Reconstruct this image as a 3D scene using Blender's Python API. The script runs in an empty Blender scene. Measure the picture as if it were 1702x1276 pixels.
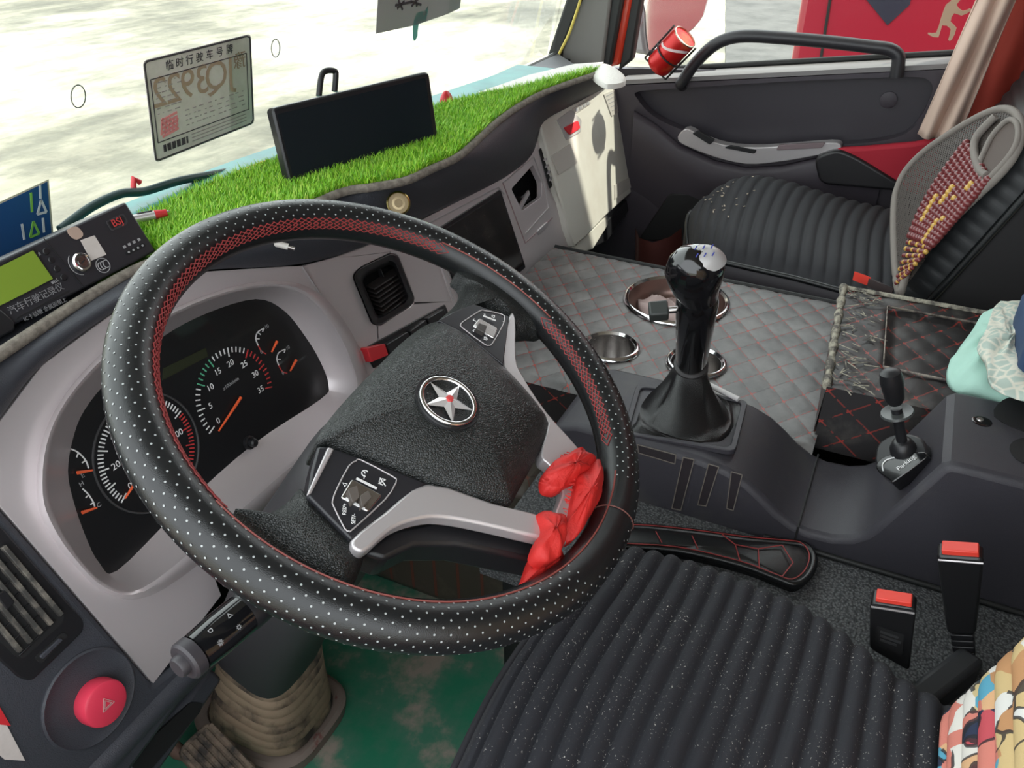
import bpy, bmesh, math, random
import numpy as np
from mathutils import Vector, Matrix
from mathutils.geometry import tessellate_polygon
random.seed(7); rng = np.random.default_rng(7)
SC = bpy.context.scene; COL = SC.collection
V3 = lambda a: np.array(a, float)
# ------------------------------------------------------------------ camera
F = 1359.5
CM = V3([[0.43705194, -0.89940442, -0.00756958], [-0.4930513, -0.23253508, -0.83834829], [0.75225396, 0.37013393, -0.54508242]])
CP = V3([-1.01946635, -0.35337362, 1.17856312])
cam = bpy.data.cameras.new('camera'); cam.sensor_width = 36; cam.lens = F/1702*36; cam.clip_start = .02; cam.clip_end = 300
co = bpy.data.objects.new('camera', cam); COL.objects.link(co)
mw = Matrix.Identity(4)
for i in range(3):
    mw[i][0] = CM[0][i]; mw[i][1] = -CM[1][i]; mw[i][2] = -CM[2][i]; mw[i][3] = CP[i]
co.matrix_world = mw; SC.camera = co
# ------------------------------------------------------------------ light
SC.view_settings.view_transform = 'Standard'; SC.view_settings.look = 'None'; SC.view_settings.gamma = 1
SC.view_settings.use_curve_mapping = False; SC.view_settings.exposure = 1.0
SC.cycles.max_bounces = 8; SC.cycles.transparent_max_bounces = 12
wd = bpy.data.worlds.new('sky'); SC.world = wd; wd.use_nodes = True
wn = wd.node_tree.nodes; bg = wn['Background']
bg.inputs['Color'].default_value = (.92, .97, 1.0, 1); bg.inputs['Strength'].default_value = 1.6
sun = bpy.data.lights.new('sun', 'SUN'); sun.energy = 4.2; sun.angle = math.radians(1.2); sun.color = (1, .95, .84)
so = bpy.data.objects.new('sun', sun); COL.objects.link(so)
SUN = Vector((.27, -.58, .77)).normalized()
so.rotation_euler = SUN.to_track_quat('Z', 'Y').to_euler(); so.location = (2, -4, 6)

# ------------------------------------------------------------------ geometry helpers
def ray(u, v): return V3([(u-851)/F, (v-638)/F, 1.]) @ CM
def at(u, v, ax, val):
    d = ray(u, v); k = 'xyz'.index(ax); return CP+d*(val-CP[k])/d[k]
def on(ps, P0, n):
    n = V3(n); P0 = V3(P0); out = []
    for u, v in ps:
        d = ray(u, v); out.append(CP+d*((P0-CP) @ n)/(d @ n))
    return out
def nrm(a):
    a = V3(a); return a/np.linalg.norm(a)
def sm(ps, n=5, closed=True):                       # Catmull-Rom through points of any dimension
    ps = [V3(p) for p in ps]; N = len(ps); out = []
    for i in range(N if closed else N-1):
        if closed: a, b, c, d = ps[i-1], ps[i], ps[(i+1) % N], ps[(i+2) % N]
        else: a, b, c, d = ps[max(i-1, 0)], ps[i], ps[i+1], ps[min(i+2, N-1)]
        for k in range(n):
            t = k/n; out.append(.5*(2*b+(c-a)*t+(2*a-5*b+4*c-d)*t*t+(3*b-a-3*c+d)*t**3))
    if not closed: out.append(ps[-1])
    return out
def rc(ps, r=.2, n=4):                              # round the corners; r in units of the points
    ps = [V3(p) for p in ps]; N = len(ps); out = []
    for i in range(N):
        a, b, c = ps[i-1], ps[i], ps[(i+1) % N]
        la, lc = np.linalg.norm(a-b), np.linalg.norm(c-b); q = min(r, la*.45, lc*.45)
        p, s = b+(a-b)/la*q, b+(c-b)/lc*q
        for k in range(n+1):
            t = k/n; out.append((1-t)**2*p+2*t*(1-t)*b+t*t*s)
    return out
def thing(name, label, cat, loc=(0, 0, 0), group=None, kind=None):
    o = bpy.data.objects.new(name, None); COL.objects.link(o); o.location = [float(t) for t in loc]; o.empty_display_size = .02
    tag(o, label, cat, group, kind); return o
def tag(o, label=None, cat=None, group=None, kind=None):
    if label: o['label'] = label
    if cat: o['category'] = cat
    if group: o['group'] = group
    if kind: o['kind'] = kind
    return o
def wloc(o):
    p = Vector((0, 0, 0))
    while o is not None:
        p = p+o.location; o = o.parent if o.parent else None
    return p
ROOTLOC = {}
def obj(name, verts, faces, mat, parent=None, smooth=35, bevel=0, seg=2, sub=0):
    me = bpy.data.meshes.new(name)
    me.from_pydata([tuple(float(t) for t in v) for v in verts], [], [tuple(int(i) for i in f) for f in faces])
    return fin(name, me, mat, parent, smooth, bevel, seg, sub)
def fin(name, me, mat, parent=None, smooth=35, bevel=0, seg=2, sub=0):
    bm = bmesh.new(); bm.from_mesh(me); bmesh.ops.recalc_face_normals(bm, faces=bm.faces); bm.to_mesh(me); bm.free()
    o = bpy.data.objects.new(name, me); COL.objects.link(o)
    if mat: me.materials.append(mat)
    if smooth:
        me.shade_smooth()
        if smooth < 180: me.set_sharp_from_angle(angle=math.radians(smooth))
    if parent is not None:
        o.parent = parent
        r = parent
        while r.parent: r = r.parent
        if parent is r: o.matrix_parent_inverse = Matrix.Translation(-r.location)   # meshes keep scene coordinates
    if bevel:
        b = o.modifiers.new('bevel', 'BEVEL'); b.width = bevel; b.segments = seg; b.limit_method = 'ANGLE'; b.angle_limit = math.radians(40); b.harden_normals = False
    if sub:
        s = o.modifiers.new('sub', 'SUBSURF'); s.levels = sub; s.render_levels = sub
    return o
def newell(l):
    n = V3([0, 0, 0])
    for a, b in zip(l, l[1:]+l[:1]): n += np.cross(a, b)
    return nrm(n)
def slabdata(loop, dv, holes=()):
    loops = [list(map(V3, loop))]+[list(map(V3, h)) for h in holes]
    n = newell(loops[0]); ax = nrm(np.cross(n, [.3, .5, .8])); ay = np.cross(n, ax)
    t2 = [[Vector((p @ ax, p @ ay, 0)) for p in l] for l in loops]
    tris = tessellate_polygon(t2)
    fl = [p for l in loops for p in l]; N = len(fl); dv = V3(dv)
    verts = fl+[p+dv for p in fl]; faces = []
    if len(loops) == 1: faces += [tuple(range(N)), tuple(range(2*N-1, N-1, -1))]
    else:
        for t in tris: faces += [tuple(t), tuple(i+N for i in reversed(t))]
    o = 0
    for l in loops:
        m = len(l)
        for i in range(m): faces.append((o+i, o+(i+1) % m, o+(i+1) % m+N, o+i+N))
        o += m
    return verts, faces
def slab(name, loop, dv, mat, parent=None, holes=(), bevel=0, smooth=35, seg=2):
    v, f = slabdata(loop, dv, holes); return obj(name, v, f, mat, parent, smooth, bevel, seg)
def join(parts):                                    # [(verts, faces)] -> one
    V, Fc = [], []
    for v, f in parts:
        o = len(V); V += list(v); Fc += [tuple(i+o for i in q) for q in f]
    return V, Fc
def tubedata(pts, r, closed=False, seg=10, caps=True, flat=None):
    P = [V3(p) for p in pts]; N = len(P)
    R = r if hasattr(r, '__len__') else [r]*N
    T = [nrm(P[(i+1) % N]-P[i-1]) if closed else nrm(P[min(i+1, N-1)]-P[max(i-1, 0)]) for i in range(N)]
    u = V3([0, 0, 1]) if abs(T[0][2]) < .9 else V3([1, 0, 0])
    V, Fc = [], []
    for i in range(N):
        u = nrm(u-T[i]*(u @ T[i])); w = np.cross(T[i], u)
        for k in range(seg):
            a = 2*math.pi*k/seg; V.append(P[i]+R[i]*(math.cos(a)*u*(flat or 1)+math.sin(a)*w))
    for i in range(N if closed else N-1):
        j = (i+1) % N
        for k in range(seg): Fc.append((i*seg+k, i*seg+(k+1) % seg, j*seg+(k+1) % seg, j*seg+k))
    if caps and not closed: Fc += [tuple(range(seg)), tuple(range((N-1)*seg, N*seg))]
    return V, Fc
def tube(name, pts, r, mat, parent=None, closed=False, seg=10, flat=None, smooth=60):
    v, f = tubedata(pts, r, closed, seg, True, flat); return obj(name, v, f, mat, parent, smooth)
def loftdata(rows, closed=False, caps=False):
    n = len(rows[0]); V = [p for r in rows for p in r]; Fc = []
    for i in range(len(rows)-1):
        for k in range(n if closed else n-1):
            a, b = i*n+k, i*n+(k+1) % n; Fc.append((a, b, b+n, a+n))
    if caps: Fc += [tuple(range(n)), tuple(range((len(rows)-1)*n, len(rows)*n))]
    return V, Fc
def loft(name, rows, mat, parent=None, closed=False, caps=False, smooth=50, bevel=0, sub=0):
    v, f = loftdata(rows, closed, caps); return obj(name, v, f, mat, parent, smooth, bevel, 2, sub)
def lathedata(prof, o, ax, seg=32):
    o = V3(o); ax = nrm(ax); u = nrm(np.cross(ax, [.31, .87, .4])); w = np.cross(ax, u)
    rows = [[o+ax*h+r*(math.cos(2*math.pi*k/seg)*u+math.sin(2*math.pi*k/seg)*w) for k in range(seg)] for r, h in prof]
    return loftdata(rows, True, False)
def lathe(name, prof, o, ax, mat, parent=None, seg=32, smooth=35, cap=True):
    v, f = lathedata(prof, o, ax, seg)
    if cap:
        if prof[0][0] > 0: f.append(tuple(range(seg)))
        if prof[-1][0] > 0: f.append(tuple(range((len(prof)-1)*seg, len(prof)*seg)))
    return obj(name, v, f, mat, parent, smooth)
def boxdata(c, hx, hy, hz):                          # centre and three half-axis vectors
    c, hx, hy, hz = map(V3, (c, hx, hy, hz))
    v = [c+a*hx+b*hy+d*hz for a in (-1, 1) for b in (-1, 1) for d in (-1, 1)]
    return v, [(0, 1, 3, 2), (4, 6, 7, 5), (0, 4, 5, 1), (2, 3, 7, 6), (0, 2, 6, 4), (1, 5, 7, 3)]
def box(name, c, hx, hy, hz, mat, parent=None, bevel=.002, seg=2):
    v, f = boxdata(c, hx, hy, hz); return obj(name, v, f, mat, parent, 35, bevel, seg)
def bx(name, lo, hi, mat, parent=None, bevel=.004, seg=2):
    lo, hi = V3(lo), V3(hi); c = (lo+hi)/2; h = (hi-lo)/2
    return box(name, c, (h[0], 0, 0), (0, h[1], 0), (0, 0, h[2]), mat, parent, bevel, seg)
def dome(name, loop, up, H, mat, parent=None, wall=.01, p=2.2, rings=7, lip=.0, smooth=60, blend=False):
    L = [V3(q) for q in loop]; up = nrm(up); c = sum(L)/len(L); rav = np.mean([np.linalg.norm(q-c) for q in L]); rows = [[q-up*wall for q in L]]
    for k in range(rings+1):
        s = 1-k/(rings+.0001)*.98
        rows.append([c+(q-c)*s*((s**.6)+(1-s**.6)*rav/max(1e-6, np.linalg.norm(q-c)) if blend else 1)+up*H*(1-s**p) for q in L])
    v, f = loftdata(rows, True, False); n = len(L); f.append(tuple(range((len(rows)-1)*n, len(rows)*n)))
    f.append(tuple(range(n)))
    return obj(name, v, f, mat, parent, smooth)
def txt(name, s, o, right, up, size, mat, parent=None, ext=.0002, align='CENTER', mirror=False, shear=0):
    cu = bpy.data.curves.new(name, 'FONT'); cu.body = s; cu.size = size; cu.align_x = align; cu.align_y = 'CENTER'; cu.extrude = ext; cu.resolution_u = 3; cu.shear = shear
    t = bpy.data.objects.new(name, cu); COL.objects.link(t)
    bpy.context.view_layer.update()
    me = bpy.data.meshes.new_from_object(t.evaluated_get(bpy.context.evaluated_depsgraph_get()))
    bpy.data.objects.remove(t); bpy.data.curves.remove(cu)
    r, u = nrm(right), V3(up); u = nrm(u-r*(u @ r)); n = np.cross(r, u)
    if mirror: r = -r
    co_ = np.empty(len(me.vertices)*3); me.vertices.foreach_get('co', co_); co_ = co_.reshape(-1, 3)
    w = V3(o)+co_[:, :1]*r+co_[:, 1:2]*u+co_[:, 2:]*n
    me.vertices.foreach_set('co', w.ravel()); me.update(); me.materials.clear()
    return fin(name, me, mat, parent, 0)
def lines(name, segs, w, n, mat, parent=None, t=.0004, lift=.0003):   # flat strips: polylines on a surface of normal n
    n = nrm(n); out = []
    for pl in segs:
        pl = [V3(p) for p in pl]
        for a, b in zip(pl[:-1], pl[1:]):
            d = b-a; L = np.linalg.norm(d)
            if L < 1e-6: continue
            s = nrm(np.cross(n, d))*w/2; out.append(boxdata((a+b)/2+n*lift, d/2, s, n*t))
    v, f = join(out); return obj(name, v, f, mat, parent, 0)
def copytree(o, delta, parent=None):
    c = o.copy(); COL.objects.link(c)
    if parent is not None: c.parent = parent
    else: c.location = o.location+Vector([float(t) for t in delta])
    for ch in list(o.children): copytree(ch, delta, c)
    return c
# ------------------------------------------------------------------ materials
class NT:
    def __init__(s, name):
        s.m = bpy.data.materials.new(name); s.m.use_nodes = True; s.t = s.m.node_tree; s.n = s.t.nodes; s.b = s.n['Principled BSDF']
        s.co = s.n.new('ShaderNodeTexCoord').outputs['Object']
    def new(s, typ, **k):
        x = s.n.new(typ)
        for a, v in k.items(): setattr(x, a, v)
        return x
    def link(s, a, b): s.t.links.new(a, b)
    def noise(s, scale, detail=4, rough=.5, co=None):
        x = s.new('ShaderNodeTexNoise'); x.inputs['Scale'].default_value = scale; x.inputs['Detail'].default_value = detail; x.inputs['Roughness'].default_value = rough
        s.link(co or s.co, x.inputs['Vector']); return x
    def ramp(s, fac, stops, mode='LINEAR'):
        x = s.new('ShaderNodeValToRGB'); x.color_ramp.interpolation = mode; e = x.color_ramp.elements
        while len(e) > 1: e.remove(e[-1])
        e[0].position = stops[0][0]; e[0].color = (*stops[0][1], 1)
        for p, c in stops[1:]:
            q = e.new(p); q.color = (*c, 1)
        s.link(fac, x.inputs['Fac']); return x.outputs['Color']
    def mix(s, fac, a, b):
        x = s.new('ShaderNodeMix', data_type='RGBA')
        for sock, v in ((x.inputs[0], fac), (x.inputs[6], a), (x.inputs[7], b)):
            if isinstance(v, (int, float)): sock.default_value = v
            elif isinstance(v, tuple): sock.default_value = (*v, 1)
            else: s.link(v, sock)
        return x.outputs[2]
    def math(s, op, a, b=None):
        x = s.new('ShaderNodeMath', operation=op)
        for i, v in enumerate((a, b)):
            if v is None: continue
            if isinstance(v, (int, float)): x.inputs[i].default_value = v
            else: s.link(v, x.inputs[i])
        return x.outputs[0]
    def bump(s, h, strength=.3, dist=.001):
        x = s.new('ShaderNodeBump'); x.inputs['Strength'].default_value = strength; x.inputs['Distance'].default_value = dist
        s.link(h, x.inputs['Height']); s.link(x.outputs[0], s.b.inputs['Normal'])
    def set(s, **k):
        for a, v in k.items():
            i = s.b.inputs[a.replace('_', ' ')]
            if isinstance(v, tuple): i.default_value = (*v, 1)
            elif isinstance(v, (int, float)): i.default_value = v
            else: s.link(v, i)
        return s
def mat(name, col, rough=.5, metal=0, bump=None, var=None, coat=0, spec=.5, emit=None, alpha=1):
    m = NT(name); m.set(Base_Color=col, Roughness=rough, Metallic=metal, Coat_Weight=coat, Specular_IOR_Level=spec)
    if var:                                          # (scale, colour2, lo, hi)
        sc, c2, lo, hi = var; f = m.ramp(m.noise(sc, 6, .6).outputs[0], [(lo, (0, 0, 0)), (hi, (1, 1, 1))])
        m.set(Base_Color=m.mix(f, col, c2))
    if bump:
        sc, st, d = bump; m.bump(m.noise(sc, 3, .6).outputs[0], st, d)
    return m.m
def leathery(name, col, rough, scale=650, st=.5, d=.0006, dust=None):
    m = NT(name); v = m.new('ShaderNodeTexVoronoi', feature='DISTANCE_TO_EDGE'); v.inputs['Scale'].default_value = scale; m.link(m.co, v.inputs['Vector'])
    m.set(Base_Color=col, Roughness=rough); m.bump(m.ramp(v.outputs[0], [(0, (0, 0, 0)), (.25, (1, 1, 1))]), st, d)
    if dust:
        f = m.ramp(m.noise(dust[0], 8, .65).outputs[0], [(dust[2], (0, 0, 0)), (dust[3], (1, 1, 1))]); m.set(Base_Color=m.mix(f, col, dust[1]))
    return m.m
BLK = mat('black_plastic', (.013, .013, .015), .38, bump=(900, .15, .0004))
BLKM = mat('black_matte', (.008, .008, .009), .7)
GLOSS = mat('black_gloss', (.006, .006, .007), .12, coat=.5)
DASHP = leathery('dash_soft_plastic', (.044, .047, .058), .5, 420, .35, .0005)
CONS = leathery('console_plastic', (.040, .038, .047), .46, 700, .3, .0004, dust=(9, (.07, .068, .066), .55, .8))
DOORP = leathery('door_plastic', (.044, .036, .046), .5, 600, .25, .0004)
LEA = leathery('wheel_leather', (.010, .011, .012), .27, 900, .2, .0003)
HUBL = leathery('hub_grain', (.013, .015, .015), .34, 520, .6, .0006)
SIL = mat('silver_paint', (.60, .55, .56), .36, .4, bump=(1500, .1, .0002))
SIL2 = mat('silver_trim', (.56, .53, .54), .32, .5)
CHR = mat('chrome', (.75, .75, .76), .12, 1)
STEEL = mat('steel', (.6, .58, .57), .25, 1, var=(30, (.4, .38, .37), .4, .7))
CREAM = mat('cream_plastic', (.62, .60, .54), .5, var=(7, (.54, .50, .44), .5, .8))
GREYP = mat('grey_plastic', (.4, .38, .37), .5)
RED = mat('red_plastic', (.62, .03, .04), .4)
REDB = mat('red_button', (.8, .06, .04), .4)
REDST = mat('red_thread', (.30, .035, .035), .6)
PINKR = mat('hazard_red', (.72, .045, .09), .38, bump=(500, .1, .0003))
WHT = mat('white_print', (.8, .8, .8), .5)
DIMPR = mat('dim_print', (.2, .2, .21), .6)
GRYPR = mat('grey_print', (.33, .33, .34), .6)
DOT = mat('perforation', (.34, .36, .36), .6)
ORG = mat('needle_orange', (.9, .13, .04), .4)
GRN = mat('green_print', (.12, .5, .3), .5)
REDPR = mat('red_print', (.55, .05, .05), .5)
SCREEN = mat('dark_screen', (.010, .014, .018), .14, spec=.4)
PAPER = mat('paper', (.62, .57, .54), .7, var=(60, (.55, .5, .47), .4, .7))
INK = mat('ink', (.05, .04, .05), .7)
TANINK = mat('faded_ink', (.36, .25, .18), .7)
REDINK = mat('red_ink', (.75, .25, .27), .7)
CARPAINT = mat('red_body_paint', (.55, .045, .02), .25, coat=.6)
RUB = mat('rubber', (.012, .013, .013), .55)
YEL = mat('yellow_cord', (.62, .5, .1), .5)
PEACH = mat('curtain_cloth', (.6, .44, .36), .8, bump=(350, .25, .001))
CLOTHRED = mat('red_cloth', (.42, .012, .03), .75, bump=(500, .2, .0006))
RIB = mat('ribbon_red', (.56, .018, .015), .6, bump=(260, .5, .0012))
MINT = mat('mint_cloth', (.45, .72, .62), .8, bump=(60, .4, .003))
PINKC = mat('pink_cloth', (.55, .42, .4), .85, bump=(150, .4, .002))
JEANS = mat('denim', (.03, .06, .13), .85, bump=(800, .3, .0005))
GOLD = mat('brass', (.62, .5, .2), .25, 1)
TEAL = mat('teal_reflection', (.008, .20, .20), .35, var=(14, (.02, .28, .26), .4, .6))
# ================================================================== SETTING
def struct(o): o['kind'] = 'structure'; return o
FP0 = V3([0, .36, .66]); FN = nrm([0, -1, .25]); UP = nrm([0, .25, 1]); RT = V3([1, 0, 0])
def fas(ps, off=0): return on(ps, FP0+FN*off, FN)
def din(t): return -FN*t
# outside ground: pale dusty yard with puddle stains
g = NT('yard_ground')
f1 = g.ramp(g.noise(1.1, 10, .7).outputs[0], [(.36, (.17, .165, .14)), (.5, (.34, .33, .27)), (.60, (.62, .59, .48))])
mp = g.new('ShaderNodeMapping'); mp.inputs['Scale'].default_value = (.9, 2.6, 1); mp.inputs['Rotation'].default_value = (0, 0, .5); g.link(g.co, mp.inputs['Vector'])
f3 = g.ramp(g.noise(.22, 3, .5).outputs[0], [(.40, (.40, .40, .38)), (.58, (.92, .92, .9))])
f2 = g.ramp(g.noise(.9, 8, .65, mp.outputs[0]).outputs[0], [(.36, (.2, .195, .17)), (.52, (.38, .37, .31)), (.66, (.68, .65, .54))])
mg = g.new('ShaderNodeMix', data_type='RGBA', blend_type='MULTIPLY'); mg.inputs[0].default_value = 1; g.link(g.mix(.5, f1, f2), mg.inputs[6]); g.link(f3, mg.inputs[7])
g.set(Base_Color=mg.outputs[2], Roughness=.85); g.bump(g.noise(3, 6).outputs[0], .5, .08)
struct(obj('yard_ground', [(-30, -30, -1.2), (60, -30, -1.2), (60, 60, -1.2), (-30, 60, -1.2)], [(0, 1, 2, 3)], g.m))
# green dusty cab floor
fl = NT('floor_mat'); fm = fl.ramp(fl.noise(9, 8, .62).outputs[0], [(.40, (.02, .23, .125)), (.52, (.07, .23, .15)), (.63, (.36, .31, .26))])
fl.set(Base_Color=fm, Roughness=.55); fl.bump(fl.noise(120, 3).outputs[0], .2, .001)
struct(slab('floor', [(-1.04, -1.2, 0), (1.04, -1.2, 0), (1.04, .76, 0), (-1.04, .76, 0)], (0, 0, -.04), fl.m))
struct(slab('ceiling', [(-1.08, -1.6, 1.74), (1.08, -1.6, 1.74), (1.08, .52, 1.74), (-1.08, .52, 1.74)], (0, 0, .04), mat('headliner', (.3, .28, .27), .9)))
# red painted sill of the driver's open door, unseen, raised to add red reflections
struct(bx('wall_left', (-1.10, -1.6, -.3), (-1.06, .6, .55), CARPAINT, None, .01))
# windscreen
def yb(x): return float(np.interp(x, [-1, -.3, -.1, .1, .4, .6, .95], [.585, .605, .60, .575, .52, .49, .485]))
def wsp(x, z): return V3([x, yb(x)-.2*(z-.77), z])
gl = NT('clear_glass'); tr = gl.new('ShaderNodeBsdfTransparent'); gs = gl.new('ShaderNodeBsdfGlossy'); gs.inputs['Roughness'].default_value = .03
lw = gl.new('ShaderNodeLayerWeight'); lw.inputs['Blend'].default_value = .12; mx = gl.new('ShaderNodeMixShader'); tr.inputs['Color'].default_value = (.93, .95, .93, 1)
gl.link(gl.math('MULTIPLY', lw.outputs['Fresnel'], .35), mx.inputs[0]); gl.link(tr.outputs[0], mx.inputs[1]); gl.link(gs.outputs[0], mx.inputs[2]); gl.link(mx.outputs[0], gl.n['Material Output'].inputs['Surface'])
GLASS = gl.m
rows = [[wsp(x, z) for x in np.linspace(-1.0, .955, 40)] for z in (.765, 1.1, 1.4, 1.72)]
o = struct(loft('window_1', rows, GLASS)); s = o.modifiers.new('s', 'SOLIDIFY'); s.thickness = .006; s.offset = 1
rows = [[V3([x, yb(x)+d, z]) for x in np.linspace(-1.05, 1.0, 30)] for z, d in ((.766, -.004), (.745, -.002), (-.04, -.002))]
o = struct(loft('wall_front', rows, BLKM)); s = o.modifiers.new('s', 'SOLIDIFY'); s.thickness = .012; s.offset = -1
struct(bx('wall_back', (-1.08, -1.62, -.05), (1.08, -1.56, 1.76), mat('back_trim', (.12, .11, .11), .9), None, .01))
struct(bx('wall_right', (1.035, -1.6, 0), (1.09, -.50, 1.76), CARPAINT, None, .01))
struct(slab('shaded_paving', [at(u, v, 'z', -1.19) for u, v in ((1206, -60), (1206, 140), (1420, 150), (1420, -60))], (0, 0, -.008), mat('paving_shadow_grey', (.10, .098, .095), .8, var=(2.2, (.06, .06, .058), .4, .65), bump=(6, .5, .02))))  # grey paving, its dark tone carrying the parked truck's shadow
# ------------------------------------------------------------------ passenger door
DX = 1.0
dpx = lambda ps, x=DX: [at(u, v, 'x', x) for u, v in ps]
door = struct(thing('door_1', None, None, (1.03, 0, 0)))
scoop = sm([(1060, 165), (1062, 152), (1140, 146), (1300, 136), (1440, 130), (1520, 128), (1545, 135), (1549, 152), (1534, 188), (1508, 220), (1464, 234), (1400, 240), (1300, 244), (1215, 243), (1129, 214), (1085, 192)], 4)
outl = dpx([(1036, 142), (1200, 134), (1400, 124), (1560, 116), (1702, 107)])
outer = outl+[V3([DX, -.75, .83]), V3([DX, -.75, .02]), V3([DX, .42, .02]), V3([DX, .42, .70])]
slab('door_panel', outer, (.03, 0, 0), DOORP, door, [dpx(scoop)], .008)
slab('door_skin', [V3([1.035, .44, .0]), V3([1.035, .44, .715]), V3([1.035, -.1, .75]), V3([1.035, -.78, .82]), V3([1.035, -.78, 0])], (.025, 0, 0), mat('door_scoop', (.034, .03, .038), .42, bump=(700, .2, .0004)), door)
sill = dpx([(1036, 136), (1200, 128), (1400, 118), (1560, 110), (1702, 101)], 1.0)
loft('window_sill', [[p+V3([0, 0, -.006]) for p in sill], [p+V3([.0, 0, .004]) for p in sill], [p+V3([.012, 0, .009]) for p in sill], [p+V3([.06, 0, .009]) for p in sill], [p+V3([.06, 0, -.05]) for p in sill]], mat('sill_plastic', (.2, .19, .19), .4), door)
tube('window_seal', [p+V3([.062, 0, .014]) for p in sill], .007, RUB, door)
# speaker button in the scoop
pc = at(1477, 166, 'x', 1.033); lathe('round_plug', [(.018, .0), (.018, .003), (.016, .004), (0.001, .004)], pc, (-1, 0, 0), DOORP, door)
# armrest trim
trim = sm([(1128, 224), (1143, 214), (1170, 229), (1205, 241), (1250, 245), (1300, 243), (1380, 237), (1397, 241), (1392, 250), (1340, 262), (1290, 270), (1240, 273), (1190, 262), (1150, 247), (1129, 236)], 3)
slab('armrest_trim', dpx(trim, .975), (.03, 0, 0), SIL2, door, bevel=.006)
for nm, q in (('window_switch', [(1150, 222), (1160, 217), (1188, 233), (1180, 241)]), ('door_lock_switch', [(1203, 246), (1212, 242), (1258, 249), (1254, 256)]), ('door_pull', [(1290, 250), (1294, 241), (1372, 237), (1366, 246)])):
    slab(nm, dpx(rc(q, 3), .972), (.008, 0, 0), BLK if nm != 'door_pull' else mat('pull_recess', (.2, .15, .16), .4), door, bevel=.001)
# lower ledge bulge and pockets
loft('armrest_ledge', [dpx([(1054, 183), (1090, 205), (1128, 238), (1190, 266), (1240, 277), (1300, 274), (1390, 254), (1480, 240)], x) if k == 0 else [p+V3([0, 0, -dz]) for p in dpx([(1054, 183), (1090, 205), (1128, 238), (1190, 266), (1240, 277), (1300, 274), (1390, 254), (1480, 240)], x)] for k, (x, dz) in enumerate(((1.0, 0), (.98, .004), (.972, .02), (.975, .07), (.995, .16), (1.0, .2)))], DOORP, door, smooth=80)
slab('map_pocket', dpx(rc([(1112, 322), (1182, 322), (1150, 400), (1060, 400)], 8), .985), (.02, 0, 0), BLKM, door, bevel=.004)
loft('bottle_holder', [[at(u, v, 'x', .93)+V3([dx, 0, 0]) for u, v, dx in ((1046, 388+k, .05), (1060, 397+k, .01), (1085, 403+k, 0), (1110, 398+k, .02), (1125, 390+k, .06))] for k in (0, 55)], mat('red_brown_plastic', (.12, .035, .03), .5), door, smooth=80)
# grab handle
gh = [(1128, 146), (1150, 112), (1178, 82), (1205, 66), (1240, 60), (1300, 63), (1380, 70), (1450, 78), (1478, 82), (1492, 92), (1493, 106), (1490, 128)]
t = sm(dpx(gh, .985), 4, False); t[0] = t[0]+V3([.03, 0, 0])
tube('grab_handle', t, .014, mat('handle_plastic', (.024, .023, .027), .4), door, flat=1.0, seg=14)
# passenger window pane
sg = dpx([(1036, 128), (1400, 112), (1702, 94)], 1.063)
o = struct(slab('window_2', [sg[0], sg[1], sg[2], sg[2]+V3([0, -.1, .8]), sg[0]+V3([0, -.25, .85])], (.004, 0, 0), GLASS))
# A pillar
pil = struct(thing('trim_1', None, None, (.95, .4, .75)))
def bar(name, a0, a1, b0, b1, x, m, d=.03):          # px pairs bottom(left,right) top(left,right), extended upwards
    P = [at(*a0, 'x', x), at(*a1, 'x', x), at(*b1, 'x', x), at(*b0, 'x', x)]
    D = (P[2]-P[1]+P[3]-P[0])*3; P = [P[0], P[1], P[2], P[2]+D, P[3]+D, P[3]]
    return slab(name, P, (d, 0, 0), m, pil, bevel=.006)
bar('windscreen_seal', (903, 112), (924, 110), (940, 0), (966, 0), .945, RUB)
bar('pillar_cover', (922, 110), (1000, 118), (962, 0), (1015, 0), .955, mat('pillar_fabric', (.17, .165, .155), .75, bump=(600, .3, .0006)))
bar('pillar_edge', (998, 112), (1014, 110), (1010, 0), (1034, 0), .965, RUB)
bar('painted_pillar', (1010, 112), (1030, 108), (1030, 0), (1050, 0), .985, CARPAINT)
bar('door_seal', (1027, 118), (1050, 100), (1047, 0), (1066, 0), .99, RUB)
# ================================================================== DASHBOARD
dash = thing('dashboard', 'black padded dashboard with silver fascia panels spanning the cab', 'dashboard', (0, .36, .4))
BEZ = [((62, 830), (113, 783)), ((68, 740), (121, 730)), ((105, 660), (140, 682)), ((180, 578), (185, 628)), ((270, 522), (270, 560)), ((380, 478), (345, 520)), ((470, 467), (425, 497)), ((530, 487), (472, 516)), ((577, 540), (508, 560)), ((605, 603), (532, 600)), ((612, 650), (546, 640)), ((585, 712), (532, 664)), ((470, 822), (421, 738)), ((360, 915), (300, 845)), ((250, 990), (195, 948)), ((178, 986), (165, 935)), ((120, 935), (143, 893)), ((82, 885), (122, 832))]
bo = sm([a for a, b in BEZ], 4); bi = sm([b for a, b in BEZ], 4)
LF = [(-30, 735), (0, 700), (70, 607), (180, 526), (260, 478), (330, 452), (480, 442), (502, 442), (552, 520), (597, 598), (620, 690), (440, 850), (357, 957), (368, 989), (255, 1136), (0, 842), (-30, 800)]
LF2 = [(-30, 735), (0, 700), (70, 607), (180, 526), (260, 478), (330, 452), (480, 442), (502, 442), (552, 520), (630, 620), (640, 690), (500, 840), (357, 960), (368, 989), (255, 1136), (0, 842), (-30, 800)]
slab('cluster_fascia', fas(LF2), din(.012), SIL, dash, [fas([V3(a)*.9+V3(b)*.1 for a, b in zip(bo, bi)])], .002)
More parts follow.
